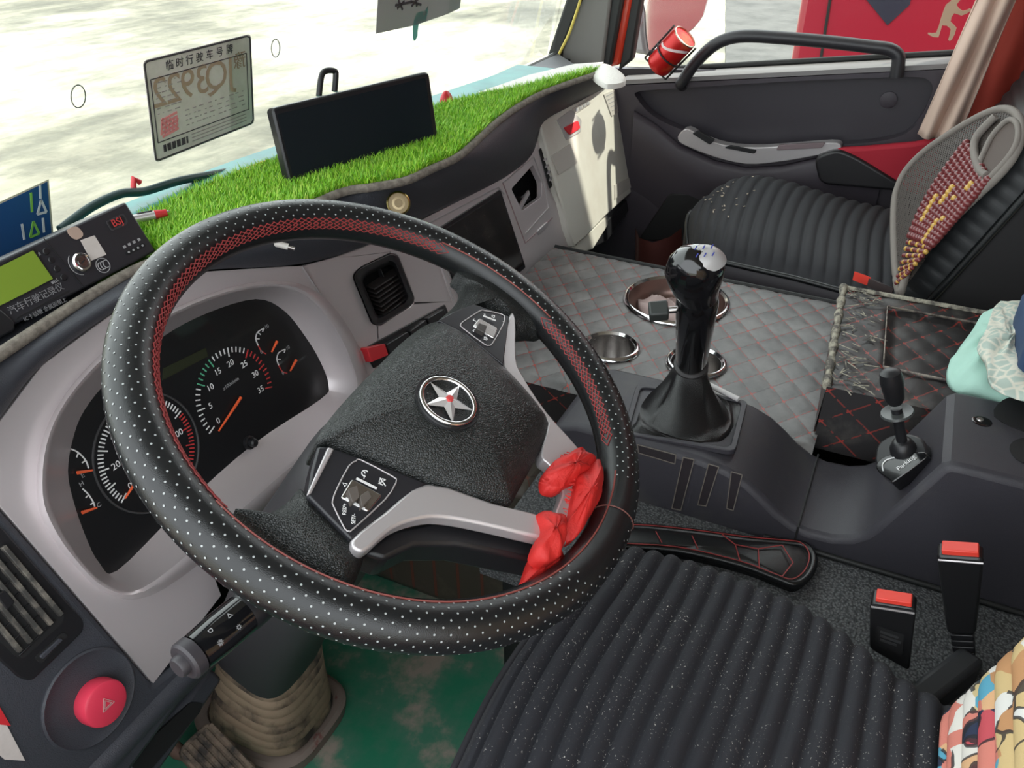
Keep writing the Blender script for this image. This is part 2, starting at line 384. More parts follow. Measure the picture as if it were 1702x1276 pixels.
rows = [fas(bo, .0), fas([V3(a)*.93+V3(b)*.07 for a, b in zip(bo, bi)], .010), fas([V3(a)*.82+V3(b)*.18 for a, b in zip(bo, bi)], .016), fas([V3(a)*.72+V3(b)*.28 for a, b in zip(bo, bi)], .014), fas([V3(a)*.65+V3(b)*.35 for a, b in zip(bo, bi)], .004), fas(bi, -.03)]
loft('cluster_bezel', rows, SIL, dash, True, smooth=60)
OD = -.03
clu = slab('instrument_cluster', fas(bi, OD), din(.02), mat('cluster_face', (.011, .011, .012), .3, coat=.25), dash)
def dp(u, v): return fas([(u, v)], OD)[0]
def polar(P, c): d = P-c; return math.atan2(d @ UP, d @ RT), np.linalg.norm(d)
def gauge(cpx, p0, p1, n, r, marks, cols, major=5, lmaj=.012, lmin=.007, w=.0016):
    c = dp(*cpx); a0 = polar(dp(*p0), c)[0]; a1 = polar(dp(*p1), c)[0]
    while a1 > a0: a1 -= 2*math.pi
    if a0-a1 < 1: a1 -= 0
    grp = {}
    for i in range(n+1):
        a = a0+(a1-a0)*i/n; e = RT*math.cos(a)+UP*math.sin(a); L = lmaj if i % major == 0 else lmin
        m = cols(i/n); grp.setdefault(m.name, (m, []))[1].append([c+e*(r-L), c+e*r])
    for m, sg in grp.values():
        tag(lines('tick_marks', sg, w, FN, m, clu), kind='stuff')
    for s, fr, rr, sz in marks:
        a = a0+(a1-a0)*fr; e = RT*math.cos(a)+UP*math.sin(a)
        txt('numeral', s, c+e*rr+FN*.0006, RT, UP, sz, GRYPR if False else WHT, clu)
    return c
cT = dp(392, 657); rT = polar(dp(326, 645), cT)[1]
gauge((392, 657), (352, 714), (455, 642), 35, rT, [(str(k*5), k/7, rT-.021, .0115) for k in range(8)], lambda t: WHT if t < 10/35-.01 or 16/35-.01 < t < 24.5/35 else (GRN if t < .5 else REDPR))
txt('numeral', 'x100r/min', cT+UP*.018+FN*.0006, RT, UP, .007, GRYPR, clu)
cS = dp(247, 752); rS = polar(dp(163, 745), cS)[1]
gauge((247, 752), (203, 832), (322, 770), 60, rS, [(str(k*20), k/6, rS-.021, .0115) for k in range(7)], lambda t: WHT if t < .76 else REDPR)
tube('dial_ring', [cS+(RT*math.cos(a)+UP*math.sin(a))*(rS+.006)+FN*.001 for a in np.linspace(0, 2*math.pi, 60, endpoint=False)], .0014, mat('dial_rim', (.06, .06, .062), .3), clu, True, 6)
def needle(a, b): 
    A, B = dp(*a), dp(*b); tube('needle', [A+FN*.004, B+FN*.003], [.0022, .0012], ORG, clu, seg=6)
needle((397, 660), (361, 716)); needle((236, 778), (205, 828)); needle((457, 567), (449, 585)); needle((489, 598), (480, 616)); needle((125, 785), (151, 781)); needle((133, 851), (158, 843))
for arc, m in (([(439, 545), (428, 552), (425, 563), (429, 574)], WHT), ([(429, 574), (434, 583), (442, 588)], REDPR), ([(474, 580), (463, 586), (460, 597), (463, 607)], WHT), ([(463, 607), (469, 617), (477, 620)], REDPR), ([(118, 746), (130, 752), (142, 765), (147, 778)], WHT), ([(137, 812), (147, 822), (155, 835), (157, 842)], WHT)):
    tag(lines('gauge_arc', [sm([dp(*q) for q in arc], 5, False)], .0014, FN, m, clu), kind='stuff')
sg = []
for (a, b) in (((439, 545), (436, 551)), ((428, 552), (433, 556)), ((425, 563), (431, 563)), ((474, 580), (472, 586)), ((460, 597), (466, 597)), ((130, 752), (127, 760)), ((142, 765), (136, 769)), ((147, 822), (142, 827)), ((155, 835), (150, 838))): sg.append([dp(*a), dp(*b)])
tag(lines('gauge_arc', sg, .0014, FN, WHT, clu), kind='stuff')
for s, q in (('E', (137, 790)), ('H', (135, 804)), ('C', (164, 839)), ('0', (434, 585)), ('10', (443, 543)), ('0', (470, 620)), ('10', (478, 578))):
    txt('numeral', s, dp(*q)+FN*.0006, RT, UP, .0075, GRYPR, clu)
slab('display', fas([(272, 612), (342, 578), (346, 592), (270, 632)], OD+.0015), din(.001), mat('lcd_olive', (.03, .035, .018), .25), clu)
pc = dp(413, 735); lathe('reset_knob', [(.0095, 0), (.0095, .004), (.007, .005), (.006, .003), (.006, .012), (.004, .014), (.0005, .014)], pc, FN, BLK, clu, 20)
# centre panel with square vent
CPX = [(502, 442), (560, 426), (640, 396), (700, 366), (718, 400), (752, 500), (800, 640), (660, 720), (640, 690), (630, 620), (552, 520)]
vent = rc([(586, 458), (598, 445), (650, 420), (662, 424), (690, 497), (684, 508), (634, 540), (620, 540)], 9, 4)
slab('centre_fascia', fas(CPX, -.001), din(.012), SIL, dash, [fas(vent, -.001)], .002)
tube('seam_strip', fas([(502, 442), (552, 519)], .001), .0015, SIL2, dash, seg=6)
vi = [V3(p)+(V3([636, 482])-V3(p))*.2 for p in vent]; vi2 = [V3(p)+(V3([640, 486])-V3(p))*.3 for p in vent]
cv = loft('air_vent', [fas(vent, -.001), fas([V3(p)+(V3([636, 482])-V3(p))*.04 for p in vent], .005), fas(vi, .004), fas(vi2, -.008), fas(vi2, -.04)], BLK, dash, True, smooth=50)
slab('vent_back', fas(vi2, -.038), din(.003), BLKM, cv)
for k in range(7):
    t = .12+k*.13; A = V3([612, 472])*(1-t)+V3([634, 528])*t; B = V3([660, 442])*(1-t)+V3([683, 490])*t
    a, b = fas([A, B], -.012); box('vent_slat', (a+b)/2, (b-a)/2*.98, din(.008)+UP*.003, UP*.0012, mat('slat_black', (.02, .017, .017), .45), cv, .0006)
A, B = fas([(630, 447), (660, 520)], -.018); box('vent_slat', (A+B)/2, (B-A)/2, din(.004), RT*.001, BLK, cv, .0005)
# switches below the vent
for k, (q, m) in enumerate((([(610, 578), (640, 571), (646, 590), (618, 602)], RED), ([(643, 572), (678, 551), (686, 570), (650, 590)], BLK), ([(682, 550), (708, 531), (716, 549), (690, 566)], BLK), ([(711, 529), (738, 513), (745, 530), (718, 546)], BLK))):
    p = fas(rc(q, 2), .012); slab('rocker_switch', p, din(.02), m, dash, bevel=.002)
slab('switch_panel', fas([(604, 580), (740, 506), (752, 535), (622, 612)], .002), din(.01), BLK, dash, bevel=.001)
# centre stack with screen, cubby
STK = [(700, 366), (840, 295), (880, 262), (899, 218), (916, 320), (936, 362), (956, 414), (950, 470), (930, 505), (880, 580), (800, 640), (752, 500), (718, 400)]
cub = rc([(850, 314), (886, 274), (900, 303), (900, 327), (868, 350)], 3, 3)
slab('stack_fascia', fas(STK, .001), din(.012), SIL, dash, [fas(cub, .001)], .002)
for a, b in (((718, 400), (762, 520)), ((724, 396), (768, 516))): tube('seam_strip', fas([a, b], .002), .0012, SIL2, dash, seg=6)
z = lambda x, zz, o=0: V3([x, .36+.25*(zz-.66), zz])+FN*o
slab('screen_bezel', rc([z(.112, .632, .004), z(.362, .625, .004), z(.389, .455, .004), z(.14, .462, .004)], .006), din(.01), BLK, dash, bevel=.001)
slab('touch_screen', [z(.122, .624, .005), z(.355, .617, .005), z(.380, .465, .005), z(.15, .472, .005)], din(.004), mat('stack_screen', (.018, .016, .016), .16, var=(22, (.04, .034, .03), .5, .7)), dash)
tube('seam_strip', fas([(700, 378), (828, 311), (838, 322)], .002), .0016, SIL2, dash, seg=6)
cb = loft('storage_cubby', [fas(cub, .001), fas(cub, -.05)], mat('cubby_lining', (.16, .05, .045), .5), dash, True, smooth=0)
slab('cubby_back', fas(cub, -.05), din(.003), BLKM, cb)
slab('cubby_lip', fas([(862, 345), (866, 350), (881, 322), (879, 316)], .0), din(.004), SIL2, cb)
box('loose_part', fas([(868, 330)], -.03)[0], RT*.02, UP*.01, FN*.01, BLK, cb)
tube('seam_strip', fas([(836, 304), (887, 260), (904, 306), (912, 345), (874, 388)], .002), .0013, SIL2, dash, seg=6)
tube('seam_strip', fas([(836, 304), (873, 404), (918, 362)], .002), .0012, mat('seam_pink', (.35, .25, .26), .4, .4), dash, seg=6)
slab('drawer_latch', fas(rc([(893, 384), (910, 368), (912, 375), (896, 391)], 2), .004), din(.006), SIL2, dash, bevel=.001)
tube('stack_gasket', sm(fas([(953, 404), (958, 422), (951, 478), (935, 508), (900, 560)], .002), 4, False), .006, RUB, dash)
loft('stack_edge', [fas(sm([(899, 218), (918, 300), (938, 360), (956, 412)], 4, False), o) for o in (-.01, .012)], CREAM, dash)
# passenger vent
pv = rc([(897, 249), (911, 234), (928, 284), (915, 314)], 3, 3)
p = slab('air_vent', fas(pv, .004), din(.004), BLKM, dash)
for k in range(4):
    t = .3+.17*k; a, b = fas([V3([897, 249])*(1-t)+V3([915, 314])*t+V3([2, -2]), V3([911, 234])*(1-t)+V3([928, 284])*t+V3([-2, 2])], .006); box('vent_slat', (a+b)/2, (b-a)/2, FN*.004, UP*.0016, SIL2, p, .0005)
# glovebox
GLO = sm([(898, 205), (928, 187), (1000, 147), (1028, 138)], 2, False)+sm([(1038, 165), (1047, 205), (1054, 260), (1052, 318)], 3, False)+[(1008, 358), (976, 392), (955, 410)]+sm([(944, 380), (930, 320), (912, 260)], 3, False)
gb = slab('glovebox', fas(GLO, .016), din(.03), CREAM, dash, bevel=.004)
slab('glovebox_foot', fas([(955, 408), (1010, 358), (1011, 374), (986, 414), (956, 424)], .008), din(.03), CREAM, dash, bevel=.003)
slab('latch_recess', fas(rc([(926, 199), (950, 182), (967, 199), (966, 219), (942, 233), (934, 214)], 3), .018), din(.006), GREYP, gb, bevel=.001)
slab('latch', fas(rc([(938, 212), (961, 200), (965, 213), (948, 224)], 3), .021), din(.006), RED, gb, bevel=.0015)
for q in ([(917, 259+217-217), (948, 239), (960, 270), (929, 290)], [(952, 181), (980, 164), (982, 172), (956, 189)], [(1004, 157), (1022, 149), (1035, 182), (1017, 193)], [(1022, 307), (1052, 293), (1055, 307), (1022, 331)]):
    slab('sticker', fas(q, .0185), din(.004), mat('pale_sticker', (.5, .47, .43), .5), gb)
for q0, q1 in (((1006, 158), (1021, 150)), ):
    sg = [[fas([(1008+t*2.4, 160+t*6)], .0187)[0], fas([(1019+t*2.2, 154+t*6)], .0187)[0]] for t in range(5)]
    tag(lines('small_print', sg, .0015, FN, GRYPR, gb), kind='stuff')
tag(lines('small_print', [fas([(957, 183), (961, 181)], .0187), fas([(963, 180), (967, 178)], .0187), fas([(969, 176), (973, 174)], .0187), fas([(975, 173), (979, 171)], .0187)], .007, FN, GRYPR, gb), kind='stuff')
slab('dash_end', fas([(1027, 139), (1044, 130), (1062, 190), (1068, 240), (1060, 330), (1010, 400), (960, 424), (956, 424), (1010, 366), (1050, 322), (1054, 260)], .0), din(.05), BLK, dash, bevel=.004)
tube('dash_end_strap', fas([(1036, 142), (1044, 165), (1051, 184), (1055, 200)], .012), .006, GLOSS, dash)
# soft pad: rolled front edge of the dash top
PL = [(-60, 790), (-30, 735), (0, 692), (70, 605), (180, 523), (260, 476), (330, 450), (480, 441), (560, 424), (640, 394), (700, 363), (770, 330), (840, 293), (882, 258), (903, 206), (950, 179), (1008, 146)]
PU = [(-60, 660), (-30, 612), (0, 590), (60, 550), (150, 492), (236, 445), (330, 412), (450, 372), (560, 324), (615, 314), (671, 303), (715, 283), (762, 260), (815, 212), (855, 182), (905, 155), (984, 127)]
lo = sm(fas(PL, .002), 5, False); hi = sm([at(u, v, 'z', .775) for u, v in PU], 5, False)
ov = nrm([0, -1, .5])
rows = [[a+din(.01) for a in lo], [a+FN*.002 for a in lo]]+[[a*(1-t)+b*t+ov*.02*math.sin(math.pi*t)**.7 for a, b in zip(lo, hi)] for t in (.08, .2, .35, .5, .65, .8, .92)]+[hi, [b+V3([0, .03, -.001]) for b in hi]]
loft('top_pad', rows, DASHP, dash, smooth=80)
n = len(rows); v = [r[-1] for r in rows]
slab('pad_end', [lo[-1], v[3], v[5], hi[-1], hi[-1]+V3([0, .05, 0]), lo[-1]+V3([0, .05, 0])], (.012, 0, 0), GREYP, dash, bevel=.003)
back = [wsp(x, .77)+V3([0, -.012, -.005]) for x in np.linspace(-.97, .93, len(hi))]
loft('dash_top', [[b+V3([0, .008, -.003]) for b in hi], [(a*.5+b*.5)*V3([1, 1, 0])+V3([0, 0, .771]) for a, b in zip(hi, back)], back], DASHP, dash)
obj('dash_body', *join([boxdata((.1, .462, .51), (.86, 0, 0), (0, .012, 0), (0, 0, .24)), boxdata((-.45, .54, .64), (.5, 0, 0), (0, .03, 0), (0, 0, .10))]), BLKM, dash)
# left switch panel
LP = [(-80, 770), (0, 842), (255, 1136), (300, 1102), (368, 1040), (430, 1000), (448, 1022), (400, 1068), (352, 1118), (300, 1170), (212, 1290), (100, 1400), (-80, 1330)]
lv = rc([(-40, 858), (0, 872), (140, 1032), (138, 1050), (54, 1132), (34, 1128), (-40, 1060)], 10, 4)
hz = [V3([149, 1160])+V3([math.cos(a)*70, math.sin(a)*70]) for a in np.linspace(0, 2*math.pi, 40, endpoint=False)]
slab('side_panel', fas(LP, .003), din(.03), DASHP, dash, bevel=.007)
tube('panel_roll', sm(fas([(438, 1000), (405, 1028), (350, 1080), (285, 1142), (205, 1226), (120, 1316)], -.006), 4, False), .017, DASHP, dash)
pa = slab('air_vent', fas(lv, .006), din(.006), BLK, dash, bevel=.002)
lvi = rc([(-40, 885), (0, 899), (106, 1020), (106, 1033), (40, 1094), (28, 1092), (-40, 1030)], 5, 3)
slab('vent_back', fas(lvi, .0065), din(.001), BLKM, pa)
DUST = mat('dusty_slat', (.05, .048, .044), .6, var=(60, (.2, .18, .15), .45, .65))
for k in range(5):
    o_ = V3([-17, 15])*k; a, b = fas([V3([4, 908])+o_, V3([101, 1022])+o_], .008); box('vent_slat', (a+b)/2, (b-a)/2, FN*.004+UP*.001, nrm(np.cross(FN, b-a))*.0022, DUST, pa, .0006)
for k in range(7):
    o_ = V3([16, 19])*k; a, b = fas([V3([-6, 915])+o_, V3([-66, 975])+o_], .005); box('vent_slat', (a+b)/2, (b-a)/2, FN*.003, nrm(np.cross(FN, b-a))*.001, BLK, pa, .0004)
slab('vent_tab', fas(rc([(-6, 990), (8, 980), (26, 1000), (12, 1014)], 4), .013), din(.008), BLK, pa, bevel=.001)
slab('vent_wheel_slot', fas(rc([(58, 1092), (104, 1050), (114, 1056), (68, 1104)], 6), .0075), din(.002), BLKM, pa)
slab('vent_wheel', fas(rc([(66, 1091), (100, 1060), (106, 1063), (72, 1096)], 4), .0095), din(.004), DASHP, pa, bevel=.001)
pc = fas([(149, 1160)], .003)[0]; rr = np.linalg.norm(fas([(219, 1160)], .003)[0]-pc)
lathe('knob_recess', [(rr, 0), (rr, .002), (rr*.96, .0035), (rr*.92, .002), (rr*.7, .001), (.001, .001)], pc, FN, DASHP, dash, 48)
pc = fas([(158, 1163)], .004)[0]; r2 = rr*.47
kn = lathe('hazard_knob', [(r2*.96, 0), (r2, .004), (r2, .016), (r2*.96, .019), (r2*.86, .0203), (.001, .0203)], pc, FN, PINKR, dash, 40)
tc = pc+FN*.0206
for s_ in (.0085, .0052):
    tri = [tc+(RT*math.cos(a)+UP*math.sin(a))*s_ for a in (math.pi/2, math.pi*7/6, math.pi*11/6, math.pi/2)]
    tag(lines('hazard_symbol', [tri], .0007, FN, mat('symbol_grey', (.55, .3, .3), .5), kn), kind='stuff')
slab('warning_sticker', fas([(-30, 1180), (0, 1183), (42, 1264), (8, 1262), (-30, 1230)], .005), din(.001), PAPER, dash)
slab('warning_sticker', fas([(-30, 1160), (-2, 1172), (18, 1206), (-30, 1200)], .0056), din(.001), RED, dash)
lp = slab('lower_panel', fas([(352, 1110), (372, 1128), (345, 1168), (240, 1320), (170, 1340), (200, 1290), (300, 1178)], -.02), din(.03), DASHP, dash, bevel=.006)
slab('coin_slot', fas(rc([(214, 1262), (318, 1166), (338, 1168), (332, 1184), (236, 1296)], 5), -.0185), din(.003), BLKM, lp)
# ================================================================== ON AND ABOVE THE DASH
MATZ = .778
hiM = [at(u, v, 'z', MATZ) for u, v in PU]
front = sm(hiM[4:], 5, False)
far = [at(u, v, 'z', MATZ) for u, v in [(992, 121), (930, 136), (870, 152), (740, 182), (600, 229), (450, 280), (330, 325), (240, 372), (200, 404)]]
far = sm(far, 4, False)
gm = thing('grass_mat', 'bright green artificial grass mat with grey piped edge lying on the dash top', 'mat', (.2, .42, .775))
poly = front+far
slab('mat_backing', [p+V3([0, 0, .001]) for p in poly], (0, 0, -.003), mat('mat_backing', (.10, .22, .02), .9), gm)
tube('piped_edge', [p+V3([0, -.004, .003]) for p in sm(hiM, 6, False)], .0065, mat('piping_cloth', (.24, .215, .18), .85, bump=(500, .6, .001), var=(120, (.15, .13, .11), .4, .6)), gm, seg=8)
gr = NT('grass_blade'); ge = gr.new('ShaderNodeNewGeometry')
gr.set(Base_Color=gr.ramp(ge.outputs['Random Per Island'], [(0, (.12, .36, .012)), (.5, (.27, .60, .03)), (.85, (.45, .74, .06)), (1, (.52, .66, .12))]), Roughness=.45)
pa = np.array([p[:2] for p in poly]); mn, mx_ = pa.min(0), pa.max(0); Q = mn+(mx_-mn)*rng.random((190000, 2))
ins = np.zeros(len(Q), bool); j = len(pa)-1
for i in range(len(pa)):
    a, b = pa[i], pa[j]; c_ = ((a[1] > Q[:, 1]) != (b[1] > Q[:, 1])) & (Q[:, 0] < (b[0]-a[0])*(Q[:, 1]-a[1])/(b[1]-a[1]+1e-12)+a[0]); ins ^= c_; j = i
Q = Q[ins]; Q = Q[(Q[:, 0] > -.392) | (Q[:, 1] > .53)][:60000]; n = len(Q); az = rng.random(n)*2*math.pi; h = .010+.012*rng.random(n); w = .0011; ln = .3+.7*rng.random(n)
d = np.stack([np.cos(az), np.sin(az), 0*az], 1); sd = np.stack([-d[:, 1], d[:, 0], 0*az], 1)*w; b0 = np.concatenate([Q, np.full((n, 1), MATZ)], 1); zz = np.array([[0, 0, 1.]])
m1 = b0+d*(h*ln*.25)[:, None]+zz*(h*.6)[:, None]; tp = b0+d*(h*ln*.75)[:, None]+zz*h[:, None]
V = np.stack([b0-sd, b0+sd, m1+sd*.8, m1-sd*.8, tp], 1).reshape(-1, 3); i0 = np.arange(n)*5
me = bpy.data.meshes.new('grass_blades')
fq = np.stack([i0, i0+1, i0+2, i0+3], 1); ft = np.stack([i0+3, i0+2, i0+4], 1)
me.vertices.add(len(V)); me.vertices.foreach_set('co', V.ravel()); me.loops.add(n*7); me.polygons.add(n*2)
me.loops.foreach_set('vertex_index', np.concatenate([fq.ravel(), ft.ravel()]))
me.polygons.foreach_set('loop_start', np.concatenate([np.arange(n)*4, n*4+np.arange(n)*3])); me.polygons.foreach_set('loop_total', np.concatenate([np.full(n, 4), np.full(n, 3)]))
me.update(); me.validate(); me.materials.append(gr.m)
o = bpy.data.objects.new('grass_blades', me); COL.objects.link(o); o.parent = gm; o.matrix_parent_inverse = Matrix.Translation(-gm.location); o['kind'] = 'stuff'
# teal painted-in reflection between the mat and the glass, papers on it
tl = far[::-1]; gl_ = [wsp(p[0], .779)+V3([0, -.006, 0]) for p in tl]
o = obj('teal_reflection', *loftdata([[p+V3([0, -.01, -.001]) for p in tl], [p*.5+q*.5 for p, q in zip(tl, gl_)], gl_]), TEAL)
o.modifiers.new('s', 'SOLIDIFY').thickness = .002; tag(o, 'teal reflection band put in as a flat strip along the foot of the windscreen behind the grass mat', 'sheet')
P = [at(u, v, 'z', .792) for u, v in [(792, 154), (880, 124), (955, 106), (1003, 103), (985, 114), (900, 134), (850, 146)]]
o = slab('white_paper', P, (0, 0, -.002), mat('white_sheet', (.8, .78, .74), .6)); tag(o, 'white sheet of paper between the grass mat and the windscreen at the passenger end', 'paper')
P = [at(u, v, 'z', .782) for u, v in [(985, 118), (1003, 106), (1030, 118), (1040, 134), (1010, 140), (988, 128)]]
o = dome('white_cloth', sm(P, 3), (0, 0, 1), .012, mat('white_rag', (.8, .77, .72), .8, bump=(200, .5, .002))); tag(o, 'crumpled white rag on the dash corner beside the passenger door', 'cloth')
# recorder
RP0 = V3([0, .42, .80]); RN = nrm([0, -.92, .38]); RU = nrm([0, .38, .92])
rp = lambda ps, o=0: on(ps, RP0+RN*o, RN)
rec = thing('driving_recorder', 'black vehicle travel recorder box with green display on the left of the dash', 'recorder', rp([(120, 440)])[0]-RU*.05)
slab('housing', rp([(-70, 464), (209, 335), (260, 417), (-70, 589)]), -RN*.10, mat('recorder_black', (.022, .022, .027), .42, bump=(900, .15, .0003)), rec, bevel=.0025)
slab('side_bracket', rp([(-70, 545), (0, 512), (26, 534), (26, 548), (-70, 600)], .004), -RN*.08, BLK, rec, bevel=.002)
tube('panel_seam', rp([(73, 396), (139, 477)], .0003), .0006, BLKM, rec, seg=6)
slab('display_frame', rp([(-50, 463), (57, 412), (92, 464), (10, 507), (-50, 536)], .0012), -RN*.001, BLK, rec)
slab('display', rp([(-50, 468), (55, 416), (88, 463), (12, 502), (-50, 531)], .0018), -RN*.001, mat('lcd_green', (.20, .30, .035), .3), rec)
for k, (u, v, s) in enumerate(((76, 418, '菜单'), (85, 432, '▲'), (94, 447, '▼'), (105, 461, '确认'))):
    c = rp([(u, v)])[0]; lathe('button', [(.0036, 0), (.0036, .0012), (.003, .002), (.0003, .002)], c, RN, BLK, rec, 16); txt('button_text', s, c-RT*.0105+RN*.0004, RT, RU, .0045, GRYPR, rec)
c = rp([(134, 436)])[0]; lk = lathe('key_lock', [(.0105, 0), (.0105, .003), (.009, .005), (.0075, .0045), (.007, .003), (.0003, .003)], c, RN, CHR, rec, 32); lathe('lock_core', [(.0055, .003), (.005, .0048), (.0003, .0048)], c, RN, STEEL, lk, 20); box('key_slot', c+RN*.0048, RT*.0026+RU*.001, RU*.0007, RN*.0004, BLKM, lk, 0)
tube('lock_mark', [c+(RT*math.cos(a)+RU*math.sin(a))*.0135+RN*.0003 for a in np.linspace(2.2, 4.4, 12)], .0004, GRYPR, rec, seg=5)
slab('white_label', rp([(134, 399), (157, 391), (177, 423), (152, 433)], .0008), -RN*.0008, PAPER, rec)
slab('torn_sticker', rp(sm([(112, 382), (126, 376), (136, 384), (138, 392), (128, 398), (118, 393)], 2), .0008), -RN*.0008, mat('torn_label', (.45, .33, .27), .7), rec)
slab('badge_rim', rp(rc([(176, 368), (205, 354), (213, 368), (210, 374), (186, 384)], 4), .0012), -RN*.001, mat('badge_rim', (.05, .05, .055), .4), rec)
slab('badge', rp(rc([(179, 369), (204, 357), (210, 368), (186, 381)], 3), .0016), -RN*.001, BLK, rec)
txt('badge_logo', 'BSJ', rp([(195, 369)], .002)[0], RT, RU, .0115, REDPR, rec)
c = rp([(171, 441)])[0]; tube('mark_ring', [c+(RT*math.cos(a)+RU*math.sin(a))*.008+RN*.0003 for a in np.linspace(0, 6.283, 30, endpoint=False)], .0005, GRYPR, rec, True, 5)
for k in range(3):
    cc = c+RT*(-.0028+.0034*k); tube('mark_arc', [cc+(RT*math.cos(a)*.003+RU*math.sin(a)*.0042)+RN*.0003 for a in np.linspace(1.0, 5.28, 12)], .0006, GRYPR, rec, seg=5)
slab('light_window', rp(rc([(208, 418), (239, 403), (243, 409), (212, 425)], 4), .0008), -RN*.001, BLKM, rec)
for k in range(4):
    lathe('indicator_light', [(.0013, 0), (.0012, .0008), (.0002, .001)], rp([V3([214, 419])*(1-k/3)+V3([237, 408])*k/3], .0008)[0], RN, GRYPR, rec, 10)
    box('light_icon', rp([V3([207, 410])*(1-k/3)+V3([231, 398])*k/3], .0003)[0], RT*.0017, RU*.0015, RN*.0003, GRYPR, rec, 0)
txt('device_text', '汽车行驶记录仪', rp([(61, 496)], .0006)[0], RT, RU, .0092, DIMPR, rec)
txt('device_text', 'IC卡插槽 金属面朝上', rp([(76, 514)], .0006)[0], RT, RU, .0055, DIMPR, rec)
slab('card_slot', rp([(27, 531), (29, 527), (115, 481), (116, 485)], .0006), -RN*.001, BLKM, rec)
# blue card leaning on the glass at the left
GP = V3([0, .60, .77]); GN = nrm([0, -1, -.2])
gp = lambda ps, o=.004: on(ps, GP+GN*o, GN)
c5 = gp([(-40, 358), (78, 302), (86, 400), (-40, 455)]); bcd = thing('blue_card', 'blue card with white and green lane arrows leaning in the windscreen corner', 'card', c5[3])
slab('card_edge', gp([(-40, 354), (81, 298), (90, 402), (-40, 460)], .004), -GN*.001, mat('card_border', (.5, .48, .36), .6), bcd)
slab('card_print', c5, GN*.0006, mat('card_blue', (.012, .07, .21), .5), bcd)
e1 = nrm(c5[1]-c5[0]); e2 = nrm(np.cross(GN, e1))
W_ = mat('card_white', (.55, .6, .62), .5); G_ = mat('card_green', (.2, .5, .08), .5)
def cl(ps, m): lines('lane_mark', [gp(ps, .0046)], .0028, GN, m, bcd)
cl([(66, 308), (67, 330)], W_); cl([(62, 356), (68, 332), (77, 352), (62, 356)], W_); cl([(71, 362), (73, 386)], W_); cl([(36, 372), (40, 398)], W_); cl([(51, 320), (53, 352)], G_); cl([(50, 394), (55, 368), (65, 388), (50, 394)], G_)
# temporary plate on the windscreen
PLp = [(237, 101), (417, 56), (423, 205), (258, 271)]
pq = gp(PLp, .003); tp_ = thing('temporary_plate', 'temporary vehicle plate paper stuck to the windscreen, seen from behind with mirrored number', 'paper', pq[3])
slab('plate_sheet', rc(pq, .008), -GN*.0008, PAPER, tp_)
def uvp(s, t, o=.0034):                               # bilinear place on the sheet, s right, t down
    p = (V3(PLp[0])*(1-s)+V3(PLp[1])*s)*(1-t)+(V3(PLp[3])*(1-s)+V3(PLp[2])*s)*t; return gp([p], o)[0]
lines('plate_border', [[uvp(s, t) for s, t in ((.012, .04), (.012, .97), (.05, .985), (.97, .985), (.988, .95), (.988, .04), (.96, .015), (.04, .015), (.012, .04))]], .0022, GN, INK, tp_)
lines('inner_border', [[uvp(s, t) for s, t in ((.05, .2), (.05, .82), (.95, .82), (.95, .2), (.05, .2))]], .001, GN, INK, tp_)
er = nrm(uvp(.95, .5)-uvp(.05, .5)); eu = nrm(uvp(.5, .1)-uvp(.5, .9))
for k, ch in enumerate('临时行驶车号牌'): txt('title_text', ch, uvp(.24+k*.093, .115, .0036), er, eu, .0145, INK, tp_)
for k, ch in enumerate('2293QJ'): txt('plate_number', ch, uvp(.12+k*.135, .36, .0038), er, eu, .058, TANINK, tp_, mirror=True)
txt('plate_number', '豫', uvp(.885, .27, .0038), er, eu, .026, TANINK, tp_, mirror=True)
sg = []
for r in range(11):
    t = .25+r*.05; s = .08 if r < 7 else .34
    while s < (.3 if r < 7 else .9):
        L = random.uniform(.01, .05); sg.append([uvp(s, t), uvp(s+L, t)]); s += L+random.uniform(.01, .05)
for r in range(3): sg.append([uvp(.38, .86+.035*r), uvp(.92, .86+.035*r)])
tag(lines('small_print', sg, .0011, GN, mat('faint_print', (.33, .29, .28), .7), tp_), kind='stuff')
sg = [[uvp(.1+k*.0095, .86), uvp(.1+k*.0095, .93)] for k in range(26) if k % 5 != 3]
tag(lines('barcode', sg, .0009, GN, INK, tp_), kind='stuff')
sg = [[uvp(.12+.035*k, .60+.012*k+.0), uvp(.09+.035*k, .76)] for k in range(5)]+[[uvp(.1, .62+.04*k), uvp(.26, .59+.04*k)] for k in range(5)]
tag(lines('red_stamp', sg, .0032, GN, REDINK, tp_), kind='stuff')
# second sheet at the top of the windscreen
GP2 = V3([.4, .52, .77]); gp2 = lambda ps, o=.004: on(ps, GP2+GN*o, GN)
q = gp2([(632, -60), (625, 56), (690, 42), (742, 24), (764, 14), (775, -60)]); o2 = thing('notice_sheet', 'grey backlit sheet with brush strokes at the top edge of the windscreen', 'paper', q[1])
slab('sheet', q, -GN*.0008, mat('grey_sheet', (.33, .32, .33), .8), o2)
lines('brush_stroke', [gp2(s, .0046) for s in ([(657, 9), (685, 3)], [(662, 0), (669, 16)], [(660, 14), (672, 2)], [(682, 2), (700, 8)], [(684, 10), (697, -4)], [(690, -3), (693, 10)])], .004, GN, INK, o2)
slab('glass_sticker', gp2(sm([(686, 48), (692, 22), (706, 18), (712, 8), (708, 34), (696, 40), (694, 60), (688, 68)], 2), .004), -GN*.0006, mat('teal_sticker', (.12, .4, .38), .5), o2)
